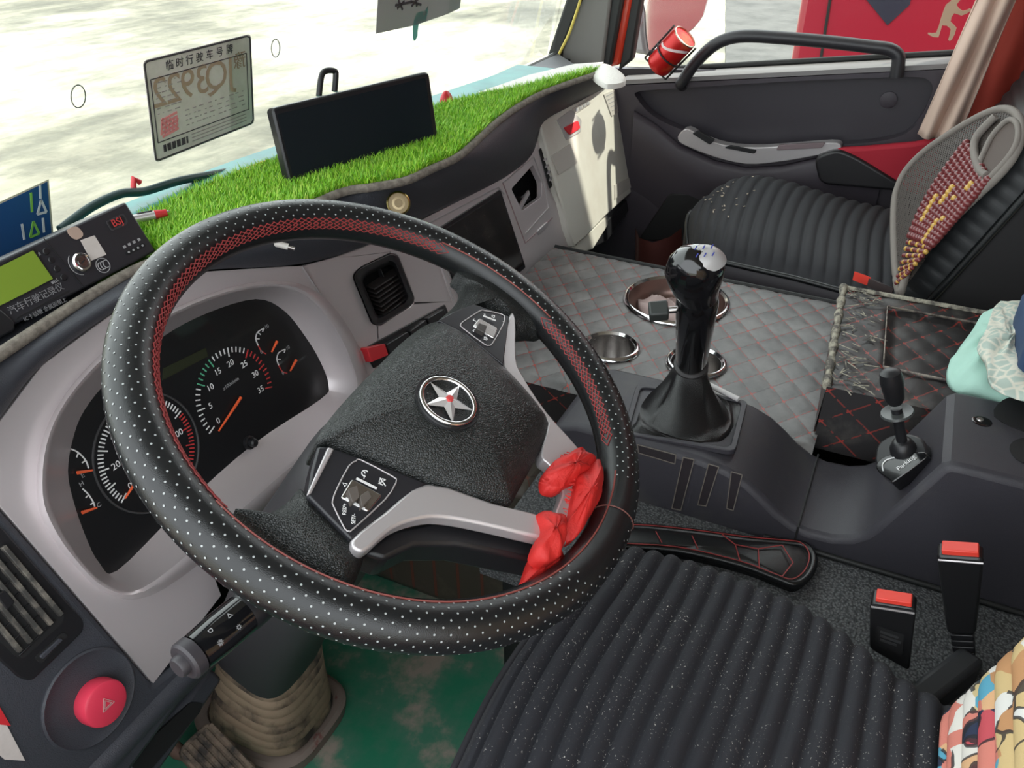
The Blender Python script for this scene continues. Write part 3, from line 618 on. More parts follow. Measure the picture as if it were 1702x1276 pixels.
# suction cups on the glass
for u, v in ((130, 160), (458, 80)):
    c = gp([(u, v)], .003)[0]; o = lathe('suction_cup', [(.011, 0), (.010, .002), (.005, .004), (.0003, .0045)], c, GN, GLASS, None, 24); tag(o, 'small clear plastic pad stuck on the windscreen left of the paper plate' if u < 300 else 'small clear plastic pad stuck on the windscreen right of the paper plate', 'pad')
for u, v, w_, h_ in ((130, 160, 12, 19), (458, 80, 7, 15)):
    L_ = gp([(u+w_*math.cos(a), v+h_*math.sin(a)) for a in np.linspace(0, 6.283, 24, endpoint=False)], .004); tube('pad_outline', L_, .0008, mat('pad_edge', (.12, .12, .11), .3), bpy.data.objects['suction_cup' if u < 300 else 'suction_cup.001'], True, 6)
# monitor
A, B = V3([-.15, .42, .78]), V3([.12, .34, .78]); e = nrm(B-A); MN = nrm(np.cross(e, [0, 0, 1])); MN = nrm(MN+V3([0, 0, .22])); MN = MN if MN[1] < 0 else -MN
mo = lambda ps, o=0: on(ps, A+MN*o, MN)
mon = thing('monitor', 'black tablet-like monitor with dark blank screen standing in the grass mat', 'monitor', (A+B)/2)
slab('monitor_case', mo(rc([(452, 180), (713, 118), (731, 245), (486, 322)], 9)), -MN*.018, mat('monitor_black', (.012, .012, .014), .35), mon, bevel=.003)
slab('screen', mo(rc([(461, 190), (707, 129), (723, 239), (492, 311)], 3), .0005), -MN*.001, SCREEN, mon)
slab('foot', mo([(560, 290), (640, 266), (645, 282), (566, 305)], -.02), -MN*.03, BLK, mon, bevel=.002)
# black loop behind the monitor (outside mirror bracket on the glass)
c = on([(530, 160), (534, 128), (541, 118), (556, 118), (558, 126), (556, 152)], A-MN*.04, MN)
o = tube('wire_loop', sm(c, 4, False), .0045, BLK, None, seg=10); tag(o, 'black bent loop bracket sticking up behind the dark monitor', 'bracket')
# little things on the dash
pb = at(232, 362, 'z', .80); pe = at(282, 352, 'z', .80); dv = pe-pb
pn_ = thing('pocket_pen', 'silver and red pen lying on the grass beside the recorder', 'pen', pb)
tube('pen_body', [pb-dv*.2, pb+dv*.55], .0055, SIL2, pn_); tube('pen_grip', [pb+dv*.5, pb+dv*.9], [.006, .0045], RED, pn_); tube('pen_tip', [pb+dv*.9, pe+dv*.02], [.003, .001], CHR, pn_); box('pen_clip', pb+dv*.2+V3([0, 0, .006]), dv*.25, (0, .0012, 0), (0, 0, .0008), BLK, pn_)
p = at(742, 165, 'z', .785); o = dome('red_trinket', [p+V3([math.cos(a)*.016, math.sin(a)*.012, 0]) for a in np.linspace(0, 6.283, 20, endpoint=False)], (0, 0, 1), .016, RED); tag(o, 'small red rounded trinket on the dash just right of the monitor', 'trinket')
p = at(222, 312, 'z', .80); o = tube('red_clip', [p, p+V3([.004, .0, .012]), p+V3([.012, 0, .004])], .004, RED); tag(o, 'small red clip at the windscreen foot above the recorder', 'clip')
bp = [at(u, v, 'y', .575) for u, v in ((100, 382), (150, 345), (200, 322), (240, 318), (300, 300), (380, 285), (440, 268))]
o = tube('black_hose', sm(bp, 4, False), [.006]*25, mat('hose_dark', (.02, .05, .05), .4), None); tag(o, 'dark hose lying along the foot of the windscreen above the recorder', 'hose')
o = tube('orange_cord', sm([at(u, v, 'z', .788) for u, v in ((296, 332), (350, 308), (400, 284), (446, 266))], 4, False), .0018, mat('cord_orange', (.75, .28, .05), .5)); tag(o, 'thin orange cord along the far edge of the grass mat left of the monitor', 'cord')
# brass tin
c = at(662, 338, 'y', .30); ax = nrm(CP-c+V3([.15, -.1, .1]))
tn = thing('brass_button', 'round brass-rimmed tin stuck on the dash pad behind the wheel', 'tin', c)
lathe('tin_body', [(.0165, -.012), (.0175, 0), (.0175, .002), (.0155, .0035), (.0145, .002)], c, ax, GOLD, tn, 40)
lathe('tin_lid', [(.0145, .002), (.010, .0012), (.0095, .002), (.006, .0022), (.0055, .0014), (.0003, .0012)], c, ax, mat('tin_face', (.42, .33, .2), .35, .8), tn, 40)
# white plug in the pad inside the wheel's top arc
c = at(479, 410, 'y', .345); o = tube('cable_plug', [c+V3([-.012, .02, .008]), c], .0042, mat('plug_white', (.65, .62, .58), .4)); tag(o, 'small white plug poking from the dash pad inside the top of the steering wheel', 'plug')
o2 = tube('plug_tip', [c, c+V3([.004, -.007, -.003])], .0024, STEEL, o)
# yellow cord on the pillar
o = tube('yellow_cord', sm([at(u, v, 'x', .93) for u, v in ((922, 104), (932, 84), (945, 58), (955, 30), (966, -5), (978, -60))], 4, False), .0035, YEL); tag(o, 'yellow cord running up the passenger side windscreen pillar', 'cord')
# ================================================================== STEERING
WC = V3([-.52, 0, .78]); WN = V3([0, -.48429648, .87490395]); WV = V3([0, .87490395, .48429648]); R0 = .22; r0 = .0197
wh = lambda ps, h=0: on(ps, WC+WN*h, WN)
sw = thing('steering_wheel', 'black perforated leather steering wheel with red stitching and silver spokes', 'steering wheel', WC)
def tor(th, ph, r=r0):
    e = RT*math.cos(th)+WV*math.sin(th); return WC+e*(R0+r*math.cos(ph))+WN*r*math.sin(ph)
NR, NS = 144, 24
rows = [[tor(2*math.pi*i/NR, 2*math.pi*k/NS) for k in range(NS)] for i in range(NR)]
v, f = loftdata(rows+[rows[0]], True); obj('rim', v, f, LEA, sw, 180)
parts = []
for j, ph in enumerate(np.radians(np.arange(-80, 127, 14.5))):
    m = int(112*(R0+r0*math.cos(ph))/R0)
    m = 116
    for i in range(m):
        th = 2*math.pi*(i+.5*(j % 2))/m
        td = math.degrees(th) % 360
        if -104 < (td-360 if td > 180 else td) < -72 and ph > 1.0: continue
        c = tor(th, ph, r0+.00015); e = RT*math.cos(th)+WV*math.sin(th); n_ = e*math.cos(ph)+WN*math.sin(ph); t1 = np.cross(WN, e); t2 = np.cross(n_, t1)
        q = [c+.0009*(math.cos(a)*t1+math.sin(a)*t2) for a in np.linspace(0, 6.283, 6, endpoint=False)]
        parts.append((q, [tuple(range(6))]))
v, f = join(parts); o = obj('perforations', v, f, DOT, sw, 0); o['kind'] = 'stuff'
def stitch(a0, a1, step=1.5, p0=132, p1=165):
    k = 0; a = a0; out = []
    while a < a1:
        pA, pB = [tor(math.radians(a+d_), math.radians(p), r0+.0006) for d_, p in ((0, p0), (step*1.4, (p0+p1)/2))]; out.append([pA, pB])
        pC = tor(math.radians(a), math.radians(p1), r0+.0006); out.append([pB, pC]); pD = tor(math.radians(a+step*1.4), math.radians(p1), r0+.0006)
        out.append([pC, tor(math.radians(a-step*1.4), math.radians((p0+p1)/2), r0+.0006)])
        out.append([tor(math.radians(a-step*1.4), math.radians((p0+p1)/2), r0+.0006), tor(math.radians(a+step*.2), math.radians(p0), r0+.0006)])
        a += step
    return out
st = stitch(24, 172, 2.1)+stitch(-58, -15, 2.1)
v, f = join([tubedata(s_, .0005, False, 4, False) for s_ in st]); o = obj('cross_stitching', v, f, REDST, sw, 0); o['kind'] = 'stuff'
for a0, a1, nm in ((-15, 24, 'seam'), (172, 212, 'seam'), (212, 290, 'seam')):
    tube(nm, [tor(math.radians(a), math.radians(128 if nm == 'seam' else 140), r0+.0002) for a in np.linspace(a0, a1, 24)], .0008, mat('seam_thread', (.25, .06, .05), .6), sw, seg=6)
for a in (-82,): tube('seam_ring', [tor(math.radians(a), math.radians(p), r0+.0001) for p in np.linspace(20, 200, 20)], .0007, mat('seam_thread', (.16, .06, .05), .6), sw, seg=5)
# hub body and pad
HUB = [(545, 738), (526, 737), (530, 722), (548, 696), (576, 663), (619, 618), (666, 571), (700, 545), (716, 537), (733, 534), (752, 541), (776, 556), (835, 607), (870, 642), (904, 684), (911, 700), (909, 722), (890, 763), (858, 822), (852, 834), (840, 836), (792, 828), (713, 803), (635, 771), (568, 744)]
hub = sm(HUB, 3)
hp = wh(hub, .004)
dome('hub_pad', hp, WN, .024, HUBL, sw, .03, 3.4, 14, blend=True)
c = sum(hp)/len(hp); 
loft('hub_body', [[c+(p-c)*s_-WN*d_ for p in hp] for s_, d_ in ((.97, .012), (.9, .04), (.62, .06))], mat('hub_under', (.02, .018, .024), .45), sw, True, True)
# emblem: five-pointed star inside a ring
ec = wh([(744, 668)], .0272)[0]; er_ = .0245
lathe('emblem_recess', [(.030, -.0015), (.0295, .001), (.027, .0006), (.0003, .0004)], ec, WN, BLK, sw, 40)
em = tube('emblem_ring', [ec+(RT*math.cos(a)+WV*math.sin(a))*er_+WN*.0018 for a in np.linspace(0, 6.283, 48, endpoint=False)], .0024, CHR, sw, True, 10)
vs, fs = [ec+WN*.0055], []
for k in range(10):
    a = math.radians(78)+k*math.pi/5; rr_ = er_*.97 if k % 2 == 0 else er_*.36; vs.append(ec+(RT*math.cos(a)+WV*math.sin(a))*rr_+WN*(.0016 if k % 2 == 0 else .0018))
for k in range(10): fs.append((0, 1+k, 1+(k+1) % 10))
fs.append(tuple(range(1, 11))); obj('emblem_star', vs, fs, mat('star_chrome', (.8, .78, .78), .25, .6), em, 0)
lathe('emblem_stud', [(.0035, .004), (.003, .0064), (.0003, .0068)], ec, WN, REDPR, em, 16)
c = wh([(838, 723)], .02)[0]
tag(lines('horn_symbol', [[c+RT*x*.004+WV*y*.004 for x, y in ((-.6, 1), (0, .5), (.6, .9), (.4, 0), (.6, -.9), (0, -.5), (-.6, -1))]], .0006, WN, GRYPR, sw), kind='stuff')
# leather grips between the pods and the rim
GL_ = [(511, 822), (584, 897), (604, 918), (600, 942), (590, 966), (575, 975), (520, 950), (460, 905), (405, 862), (392, 845), (440, 855), (478, 834), (495, 815)]
dome('spoke_grip', wh(sm(GL_, 3), -.006), WN, .012, HUBL, sw, .018, 3)
GR_ = [(729, 534), (752, 512), (768, 488), (772, 468), (758, 452), (800, 438), (850, 462), (895, 498), (915, 530), (905, 548), (885, 548), (860, 548), (847, 526), (786, 505)]
dome('spoke_grip', wh(sm(GR_, 3), -.004), WN, .010, HUBL, sw, .018, 3)
# silver spokes
S1 = [(847, 526), (857, 530), (858, 595), (870, 626), (909, 685), (962, 745), (985, 790), (960, 850), (940, 890), (915, 880), (930, 836), (935, 812), (917, 775), (900, 756), (911, 709), (905, 690), (837, 607)]
slab('spoke_trim', wh(sm(S1, 3), .006), -WN*.014, SIL2, sw, bevel=.0025)
S2 = [(584, 897), (604, 917), (651, 878), (698, 861), (737, 859), (800, 870), (898, 893), (940, 902), (960, 880), (906, 857), (820, 835), (710, 803), (640, 850)]
slab('spoke_trim', wh(sm(S2, 3), .0075), -WN*.014, SIL2, sw, bevel=.0025)
slab('spoke_under', wh([(604, 917), (651, 880), (737, 862), (898, 893), (905, 935), (760, 905), (690, 905), (640, 930)], -.012), -WN*.03, BLK, sw, bevel=.004)
# control pods
def pod(face, frame, h, icons):
    p = slab('control_pod', wh(face, h), -WN*.02, mat('pod_black', (.02, .02, .024), .3), sw, bevel=.002)
    tube('pod_frame', wh(sm(frame, 2), h+.0005), .0006, SIL2, p, True, 8)
    return p
pl_ = pod([(528, 741), (545, 741), (635, 772), (712, 803), (640, 850), (584, 897), (511, 823), (518, 780)], [(592, 766), (600, 764), (652, 791), (659, 798), (655, 808), (640, 830), (588, 878), (580, 882), (573, 878), (555, 842), (553, 832), (560, 812), (580, 774)], .007, None)
slab('silver_edge', wh([(545, 742), (556, 745), (518, 818), (510, 822)], .009), -WN*.004, SIL2, pl_, bevel=.0015)
b0_ = wh(rc([(585, 795), (636, 822), (612, 850), (566, 826)], 4), .0085); slab('toggle_bezel', b0_, -WN*.003, STEEL, pl_, bevel=.001)
for q in ([(578, 812), (594, 806), (598, 826), (586, 835)], [(598, 824), (612, 814), (618, 826), (602, 842)]): slab('toggle', wh(rc(q, 3), .014), -WN*.008, mat('toggle_brown', (.1, .085, .075), .5), pl_, bevel=.0015)
lines('pod_line', [wh([(592, 795), (626, 812)], .0088), wh([(574, 828), (606, 846)], .0088)], .0018, WN, WHT, pl_)
for s_, q, z_ in (('◁', (574, 806), .0045), ('RES/+', (573, 846), .0042), ('SET/-', (588, 862), .0042)):
    txt('pod_text', s_, wh([q], .0078)[0], nrm(RT*.75+WV*.5), nrm(WV*.75-RT*.5), z_, WHT, pl_)
def icon(c, p, kind, sz=.004):
    sz *= .72
    e1_, e2_ = nrm(RT*.9+WV*.4), nrm(WV*.9-RT*.4); P = lambda x, y: c+e1_*x*sz+e2_*y*sz
    arcs = {'cruise': [[P(math.cos(a), math.sin(a)) for a in np.linspace(-.6, 3.4, 12)], [P(0, 0), P(.7, .7)], [P(-1.8, 0), P(-.6, 0)]], 'off': [[P(math.cos(a), math.sin(a)) for a in np.linspace(-.6, 3.4, 12)], [P(-1, -1), P(1, 1)], [P(-1, 1), P(1, -.6)]],
            'phone': [[P(-1, .3), P(-.6, .8), P(0, .5), P(.4, -.2), P(1, -.4)], [P(-.2, -.6), P(.4, -.9)]], 'voice': [[P(-.6, .9), P(-.6, -.6), P(.2, -.9)], [P(.2, .8), P(.5, 0), P(.2, -.6)], [P(.6, .9), P(1, 0), P(.6, -.8)]], 'bell': [[P(-.8, -.5), P(-.4, .8), P(.4, .8), P(.8, -.5), P(-.8, -.5)]], 'note': [[P(-.5, -.7), P(-.5, .8), P(.6, .4)]]}
    tag(lines('pod_icon', arcs[kind], .00055, WN, WHT, p), kind='stuff')
icon(wh([(607, 787)], .0075)[0], pl_, 'cruise'); icon(wh([(636, 801)], .0075)[0], pl_, 'off')
pr_ = pod([(727, 533), (752, 518), (786, 504), (847, 525), (837, 606), (776, 556), (733, 534)], [(797, 517), (806, 516), (834, 522), (839, 528), (836, 540), (819, 570), (812, 574), (804, 571), (769, 545), (766, 539), (772, 533)], .009, None)
slab('toggle_bezel', wh(rc([(797, 528), (828, 545), (822, 562), (786, 541)], 3), .0105), -WN*.003, STEEL, pr_, bevel=.001)
slab('toggle', wh(rc([(796, 536), (810, 541), (806, 553), (792, 545)], 2), .0145), -WN*.007, mat('toggle_dark', (.05, .045, .042), .5), pr_, bevel=.001)
lines('pod_line', [wh([(803, 525), (824, 533)], .0108), wh([(788, 540), (810, 557)], .0108)], .0016, WN, WHT, pr_)
icon(wh([(820, 526)], .0095)[0], pr_, 'bell', .003); icon(wh([(789, 549)], .0095)[0], pr_, 'phone', .0032); icon(wh([(807, 563)], .0095)[0], pr_, 'voice', .003); icon(wh([(789, 532)], .0095)[0], pr_, 'note', .003)
txt('pod_text', '+', wh([(806, 523)], .0098)[0], RT, WV, .005, WHT, pr_); txt('pod_text', '-', wh([(836, 534)], .0098)[0], RT, WV, .005, WHT, pr_)
# red ribbon tied round the lower spoke
rb = thing('red_ribbon', 'frayed red cloth strip knotted round the lower right spoke of the steering wheel', 'ribbon', wh([(940, 840)])[0])
def rag(ps, h, H, seed):
    L = wh(ps, h); r_ = np.random.default_rng(seed); c = sum(L)/len(L); rows = []; fd = nrm(RT*math.cos(seed*.9)+WV*math.sin(seed*.9))
    for k, s_ in enumerate((1.0, 1.0, .9, .75, .55, .3, .05)):
        rows.append([c+(q-c)*(s_+(.012*r_.standard_normal() if 0 < k < 6 else 0))+WN*((-.012 if k == 0 else H*(1-s_**2.2))+(.0022*math.sin(420*((c+(q-c)*s_) @ fd)+seed)+.0006*r_.standard_normal() if k else 0)) for i, q in enumerate(L)])
    v, f = loftdata(rows, True); n_ = len(L); f += [tuple(range(n_)), tuple(range(6*n_, 7*n_))]
    return obj('ribbon_fold', v, f, RIB, rb, 80)
rag(sm([(905, 795), (909, 780), (922, 766), (945, 752), (966, 744), (985, 755), (990, 765), (985, 776), (965, 790), (958, 800), (940, 808), (928, 814), (910, 810)], 4), .012, .012, 1)
rag(sm([(958, 790), (980, 768), (1000, 766), (1004, 790), (998, 825), (985, 852), (962, 888), (945, 897), (936, 878), (944, 862), (950, 830), (955, 805)], 4), .010, .014, 2)
rag(sm([(895, 853), (915, 850), (936, 856), (942, 875), (938, 900), (930, 925), (905, 934), (888, 922), (893, 900), (902, 880)], 4), .012, .012, 3)
rag(sm([(888, 920), (905, 918), (930, 915), (940, 935), (925, 950), (895, 962), (868, 972), (875, 955)], 4), -.004, .008, 4)
sg = []
for k in range(46):
    t = random.random(); a = V3([905, 806])*(1-t)+V3([950, 750])*t if k < 26 else V3([957, 797])*(1-t)+V3([938, 865])*t; d_ = V3([-random.uniform(4, 10), -random.uniform(0, 6)]); sg.append(tubedata(wh([a, a+d_], .014), .0005, False, 4, False))
v, f = join(sg); o = obj('frayed_threads', v, f, RIB, rb, 0); o['kind'] = 'stuff'
# column
colm = thing('steering_column', 'dark steering column shroud standing in a dusty tan ribbed rubber boot', 'steering column', (-.52, .4, 0))
def sq(c, ax_, a, b, n_=28, p=3.5):
    e2_ = nrm(np.cross(ax_, RT)); out = []
    for k in range(n_):
        t = 2*math.pi*k/n_; cc, ss = math.cos(t), math.sin(t); out.append(c+RT*a*math.copysign(abs(cc)**(2/p), cc)+e2_*b*math.copysign(abs(ss)**(2/p), ss))
    return out
cs = mat('shroud_plastic', (.028, .027, .03), .5, bump=(700, .2, .0004))
loft('shroud', [sq(WC-WN*d_+V3([0, y_, 0]), WN, a, b) for d_, a, b, y_ in ((.05, .07, .045, -.015), (.075, .088, .055, -.015), (.14, .086, .06, -.012), (.22, .076, .06, 0), (.46, .064, .06, 0), (.54, .062, .058, -.01))], cs, colm, True, True)
bt = mat('dusty_boot', (.33, .25, .17), .8, var=(11, (.05, .04, .035), .48, .62), bump=(60, .3, .002))
rows = []
for k in range(41):
    t = k/40; c = (WC-WN*.50)*(1-t)+V3([-.45, .368, .012])*t; ax_ = nrm(WN*(1-t)+V3([0, 0, 1])*t); s_ = .0065*math.sin(k*math.pi/2)*(1-t*.3) if k < 40 else 0
    rows.append(sq(c, ax_, .056+.018*t**1.5+s_, .052+.04*t**1.5+s_, 28, 3))
loft('boot', rows, bt, colm, True, False, 180)
loft('boot_flange', [sq(V3([-.45, .368, z_]), V3([0, 0, 1]), .082+a, .102+a, 32, 3.5) for z_, a in ((.0, .008), (.02, .01), (.026, .004), (.024, -.008), (.006, -.012))], mat('flange_dusty', (.25, .2, .17), .8, var=(40, (.2, .06, .05), .6, .7)), colm, True)
ks = wh([(440, 990), (425, 1008), (402, 1025), (388, 1036), (340, 1075), (316, 1093)], -.115)
stk = thing('light_stalk', 'black light and indicator stalk with ring marks left of the steering column', 'stalk', ks[0])
ax_ = nrm(ks[-1]-ks[0]); L = np.linalg.norm(ks[-1]-ks[0])
lathe('stalk_ring', [(.010, -.075), (.012, -.02), (.0165, 0), (.0172, .004), (.0172, .022), (.0165, .025)], ks[0], ax_, BLK, stk, 28)
lathe('stalk_body', [(.0168, .024), (.0168, .05), (.0155, .07), (.0145, L-.006), (.0150, L)], ks[0], ax_, GLOSS, stk, 28)
lathe('stalk_end', [(.0158, L-.004), (.0158, L+.004), (.014, L+.006), (.0003, L+.006)], ks[0], ax_, mat('stalk_grey', (.032, .028, .033), .5), stk, 28)
lathe('stalk_button', [(.0085, L+.005), (.0085, L+.011), (.0075, L+.0125), (.0003, L+.0125)], ks[0], ax_, mat('stalk_grey', (.032, .028, .033), .5), stk, 24)
u_ = nrm(np.cross(ax_, np.cross(CP-ks[2], ax_)))
for k, (d_, s_) in enumerate(((.04, '☼'), (.04, '◁'), (.058, '✳'), (.058, 'D'))):
    sh = nrm(np.cross(ax_, u_))*(.006 if k % 2 else -.006); nn = nrm(u_*.0168+sh*1.0); txt('stalk_icon', s_, ks[0]+ax_*d_+nn*.0175, np.cross(ax_, nn)*-1, -ax_, .005, GRYPR, stk)
# pedal
pd = thing('brake_pedal', 'dusty ribbed rubber foot pedal at the bottom edge beside the column boot', 'pedal', (-.57, .34, 0))
pq = [at(u, v, 'z', .10) for u, v in ((345, 1212), (375, 1216), (412, 1290), (312, 1290))]
pr0 = V3([-.575, .33, .09]); pn1 = nrm([0, -.55, .83]); prt = nrm([1, -.1, 0]); pup = np.cross(pn1, prt)
PEDM = mat('pedal_rubber', (.05, .045, .04), .75, var=(35, (.25, .19, .14), .42, .6))
pc = on([(362, 1262)], pr0, pn1)[0]
slab('pedal_plate', rc([pc+prt*a+pup*b for a, b in ((-.032, -.055), (.032, -.055), (.03, .05), (-.03, .05))], .016), -pn1*.016, PEDM, pd, bevel=.003)
for k in range(6): box('tread_rib', pc+prt*(-.024+k*.0096)+pn1*.0015, prt*.003, pup*.044, pn1*.002, PEDM, pd, .001)
tube('pedal_arm', [pc-pn1*.01, pc-pn1*.05+V3([0, .06, 0]), V3([pc[0], .6, .25])], .011, mat('arm_dirty', (.2, .13, .1), .7), pd)
# ================================================================== ENGINE COVER, CONSOLE, GEAR LEVER
def quiltmat(name, base, worn, thread=(.45, .05, .03), a=.066, b=.049, th=.028, wl=(.56, .72), plane='xy'):
    m = NT(name); sx = m.new('ShaderNodeSeparateXYZ'); m.link(m.co, sx.inputs[0]); X_, Y_ = sx.outputs['XYZ'.index(plane[0].upper())], sx.outputs['XYZ'.index(plane[1].upper())]
    p = m.math('DIVIDE', X_, a); q = m.math('DIVIDE', Y_, b)
    def near(t): return m.math('ABSOLUTE', m.math('SUBTRACT', m.math('FRACT', m.math('ADD', t, 100.5)), .5))
    d = m.math('MINIMUM', near(m.math('ADD', p, q)), near(m.math('SUBTRACT', p, q)))
    nn = m.math('MAXIMUM', near(m.math('ADD', p, q)), near(m.math('SUBTRACT', p, q)))
    ln = m.math('LESS_THAN', d, th); dash = m.math('GREATER_THAN', m.noise(90, 2).outputs[0], .47); node = m.math('LESS_THAN', nn, .09)
    f = m.math('MULTIPLY', ln, m.math('MAXIMUM', m.math('MULTIPLY', dash, .55), node))
    w = m.ramp(m.noise(11, 8, .65).outputs[0], [(wl[0], (0, 0, 0)), (wl[1], (1, 1, 1))])
    gl_n = m.math('MULTIPLY', m.math('LESS_THAN', d, .035), .5)
    m.set(Base_Color=m.mix(f, m.mix(gl_n, m.mix(w, base, worn), (.02, .02, .02)), thread), Roughness=.42); m.bump(m.noise(500, 3).outputs[0], .25, .0005)
    return m.m
def quilt(x, y, a=.066, b=.049):
    g_ = lambda t: abs(((t+100.5) % 1)-.5)
    d = min(g_(x/a+y/b), g_(x/a-y/b)); return .0024*(1-math.exp(-(d/.10)))
QM = quiltmat('quilted_leather', (.115, .112, .112), (.21, .2, .195), th=.02, wl=(.4, .68)); QD = quiltmat('quilted_dark', (.022, .02, .021), (.10, .095, .085), (.33, .04, .03))
QDY = quiltmat('quilted_dark_side', (.022, .02, .021), (.06, .055, .05), (.33, .04, .03), plane='yz')
EZ = .468
tray = at(1124, 499, 'z', EZ); cupA = at(1015, 577, 'z', EZ); cupB = at(1157, 603, 'z', EZ)
HOLES = [(tray, .093), (cupA, .042), (cupB, .042)]
ec_ = thing('engine_cover', 'grey quilted leather engine cover with red stitching between the seats', 'engine cover', (.26, 0, .2))
nx, ny = 92, 124; V = []; Fc = []
def exr(y): return .480 + .03*(y+.28)
for j in range(ny+1):
    y = -.33+j*(.615/ny)
    for i in range(nx+1):
        s_ = i/nx; x = -.01+(exr(y)+.01)*s_; e_ = min(s_*nx, nx-s_*nx)/2.5
        V.append((x, y, EZ-.0035+quilt(x, y)-.008*max(0, 1-e_)**2))
for j in range(ny):
    for i in range(nx):
        c = (V3(V[j*(nx+1)+i])+V3(V[(j+1)*(nx+1)+i+1]))/2
        if all(np.hypot(c[0]-h[0][0], c[1]-h[0][1]) > h[1] for h in HOLES): Fc.append((j*(nx+1)+i, j*(nx+1)+i+1, (j+1)*(nx+1)+i+1, (j+1)*(nx+1)+i))
obj('quilted_top', V, Fc, QM, ec_, 180)
loft('cover_side', [[V3([exr(y), y, z_]) for y in np.linspace(-.33, .285, 12)] for z_ in (EZ-.01, .0)], QDY, ec_)
loft('cover_side', [[V3([-.01, y, z_]) for y in np.linspace(-.33, .285, 12)] for z_ in (EZ-.01, .0)], QDY, ec_)
loft('cover_front', [[V3([x, .286, z_]) for x in np.linspace(-.01, exr(.33), 6)] for z_ in (EZ-.01, .0)], QD, ec_)
tube('edge_piping', [V3([exr(y)-.002, y, EZ-.004]) for y in np.linspace(-.33, .285, 8)], .005, RUB, ec_, seg=8)
def steelcup(nm, lab, cat, c, r, dep, grp=None):
    t = thing(nm, lab, cat, c-V3([0, 0, dep]), grp); k = r/.045
    lathe('rim_ring', [(r-.003, .001), (r+.001, .006), (r+.005, .005), (r+.007, 0)], c, (0, 0, 1), CHR, t, 48, 60, False)
    lathe('bowl', [(r-.003, .002), (r-.004, -.02), (r*.86, -dep*.8), (r*.6, -dep), (.001, -dep)], c, (0, 0, 1), STEEL if r < .06 else mat('tray_inside', (.25, .17, .15), .3, .8), t, 48, 60, False)
    return t
steelcup('steel_tray', 'wide round steel tray with pink cloth sunk in the engine cover behind the gear lever', 'tray', tray, .093, .045)
steelcup('cup_holder', 'steel cup holder ring nearest the steering wheel on the engine cover', 'cup holder', cupA, .044, .07, 'steel cup holders in the engine cover')
steelcup('cup_holder', 'steel cup holder ring half hidden behind the gear lever', 'cup holder', cupB, .044, .07, 'steel cup holders in the engine cover')
pk = [at(u, v, 'z', EZ-.03) for u, v in sm([(1060, 500), (1075, 492), (1100, 500), (1130, 498), (1150, 505), (1160, 525), (1140, 535), (1100, 530), (1070, 518)], 4)]
c = sum(pk)/len(pk); rows = []
for k, s_ in enumerate((1, 1, .9, .72, .5, .3, .05)): rows.append([c+(p-c)*s_+V3([0, 0, (-.012 if k == 0 else .012*(1-s_**2)+.004*math.sin(i*.9+k*1.3)+.003*rng.standard_normal())]) for i, p in enumerate(pk)])
o = loft('pink_cloth', rows, PINKC, None, True, True, 180); tag(o, 'crumpled pale pink cloth lying in the round steel tray', 'cloth')
# armrest box behind the engine cover
BZ = .545
bxq = thing('storage_box', 'low quilted black leather box with worn cream edges behind the engine cover', 'box', (.2, -.5, .45))
V, Fc = [], []; nx, ny = 50, 50; bl, br = at(1374, 642, 'z', BZ), at(1402, 477, 'z', BZ)
for j in range(ny+1):
    for i in range(nx+1):
        s_, t_ = i/nx, j/ny; p = bl*(1-s_)+br*s_+V3([0, -.45*t_, 0]); x, y = p[0], p[1]
        rec_ = -.006 if (.26 < s_ < .86 and .16 < t_ < .9) else 0
        V.append((x, y, BZ-.004+quilt(x, y)+rec_))
for j in range(ny):
    for i in range(nx): Fc.append((j*(nx+1)+i, j*(nx+1)+i+1, (j+1)*(nx+1)+i+1, (j+1)*(nx+1)+i))
obj('box_top', V, Fc, QD, bxq, 50)
obj('box_side', *loftdata([[bl+V3([-.01*s_, .0, -.10*s_]), bl+V3([-.01*s_, -.45, -.10*s_])] for s_ in (0, .3, 1)]), QDY, bxq)
obj('box_front', *loftdata([[bl+V3([0, .004*s_, -.10*s_]), br+V3([0, .004*s_, -.10*s_])] for s_ in (0, .3, 1)]), QD, bxq)
obj('box_side', *loftdata([[br+V3([0, .0, -.10*s_]), br+V3([0, -.45, -.10*s_])] for s_ in (0, .3, 1)]), QDY, bxq)
WORN = mat('worn_edge', (.42, .39, .31), .8, var=(70, (.10, .09, .08), .42, .6), bump=(200, .8, .002))
tube('worn_edge', [bl*(1-t_)+br*t_+V3([.0, .0, .0]) for t_ in np.linspace(0, 1, 20)], [.006+.002*math.sin(k*2.1) for k in range(20)], WORN, bxq, seg=8)
q = [bl*(1-s_)+br*s_+V3([0, -.45*t_, .0005]) for s_, t_ in ((.06, .15), (.26, .15), (.86, .15), (.86, .9))]
q = [bl*(1-s_)+br*s_+V3([0, -.45*t_, .001]) for s_, t_ in ((.26, .9), (.26, .16), (.86, .16), (.86, .9))]
tube('lid_piping', q, .0022, mat('lid_edge', (.3, .26, .22), .7, var=(60, (.08, .06, .06), .45, .6)), bxq, seg=6)
tube('worn_edge', [br+V3([0, -.45*t_, 0]) for t_ in np.linspace(0, .8, 8)], .004, WORN, bxq, seg=6)
sg = []
for k in range(70):
    t_ = random.random(); p = bl*(1-t_)+br*t_+V3([random.uniform(-.01, .01), -random.uniform(0, .05), .0015]); sg.append([p, p+V3([random.uniform(-.02, .02), -random.uniform(.003, .03), .0])])
tag(lines('crack_marks', sg, .0014, (0, 0, 1), WORN, bxq), kind='stuff')
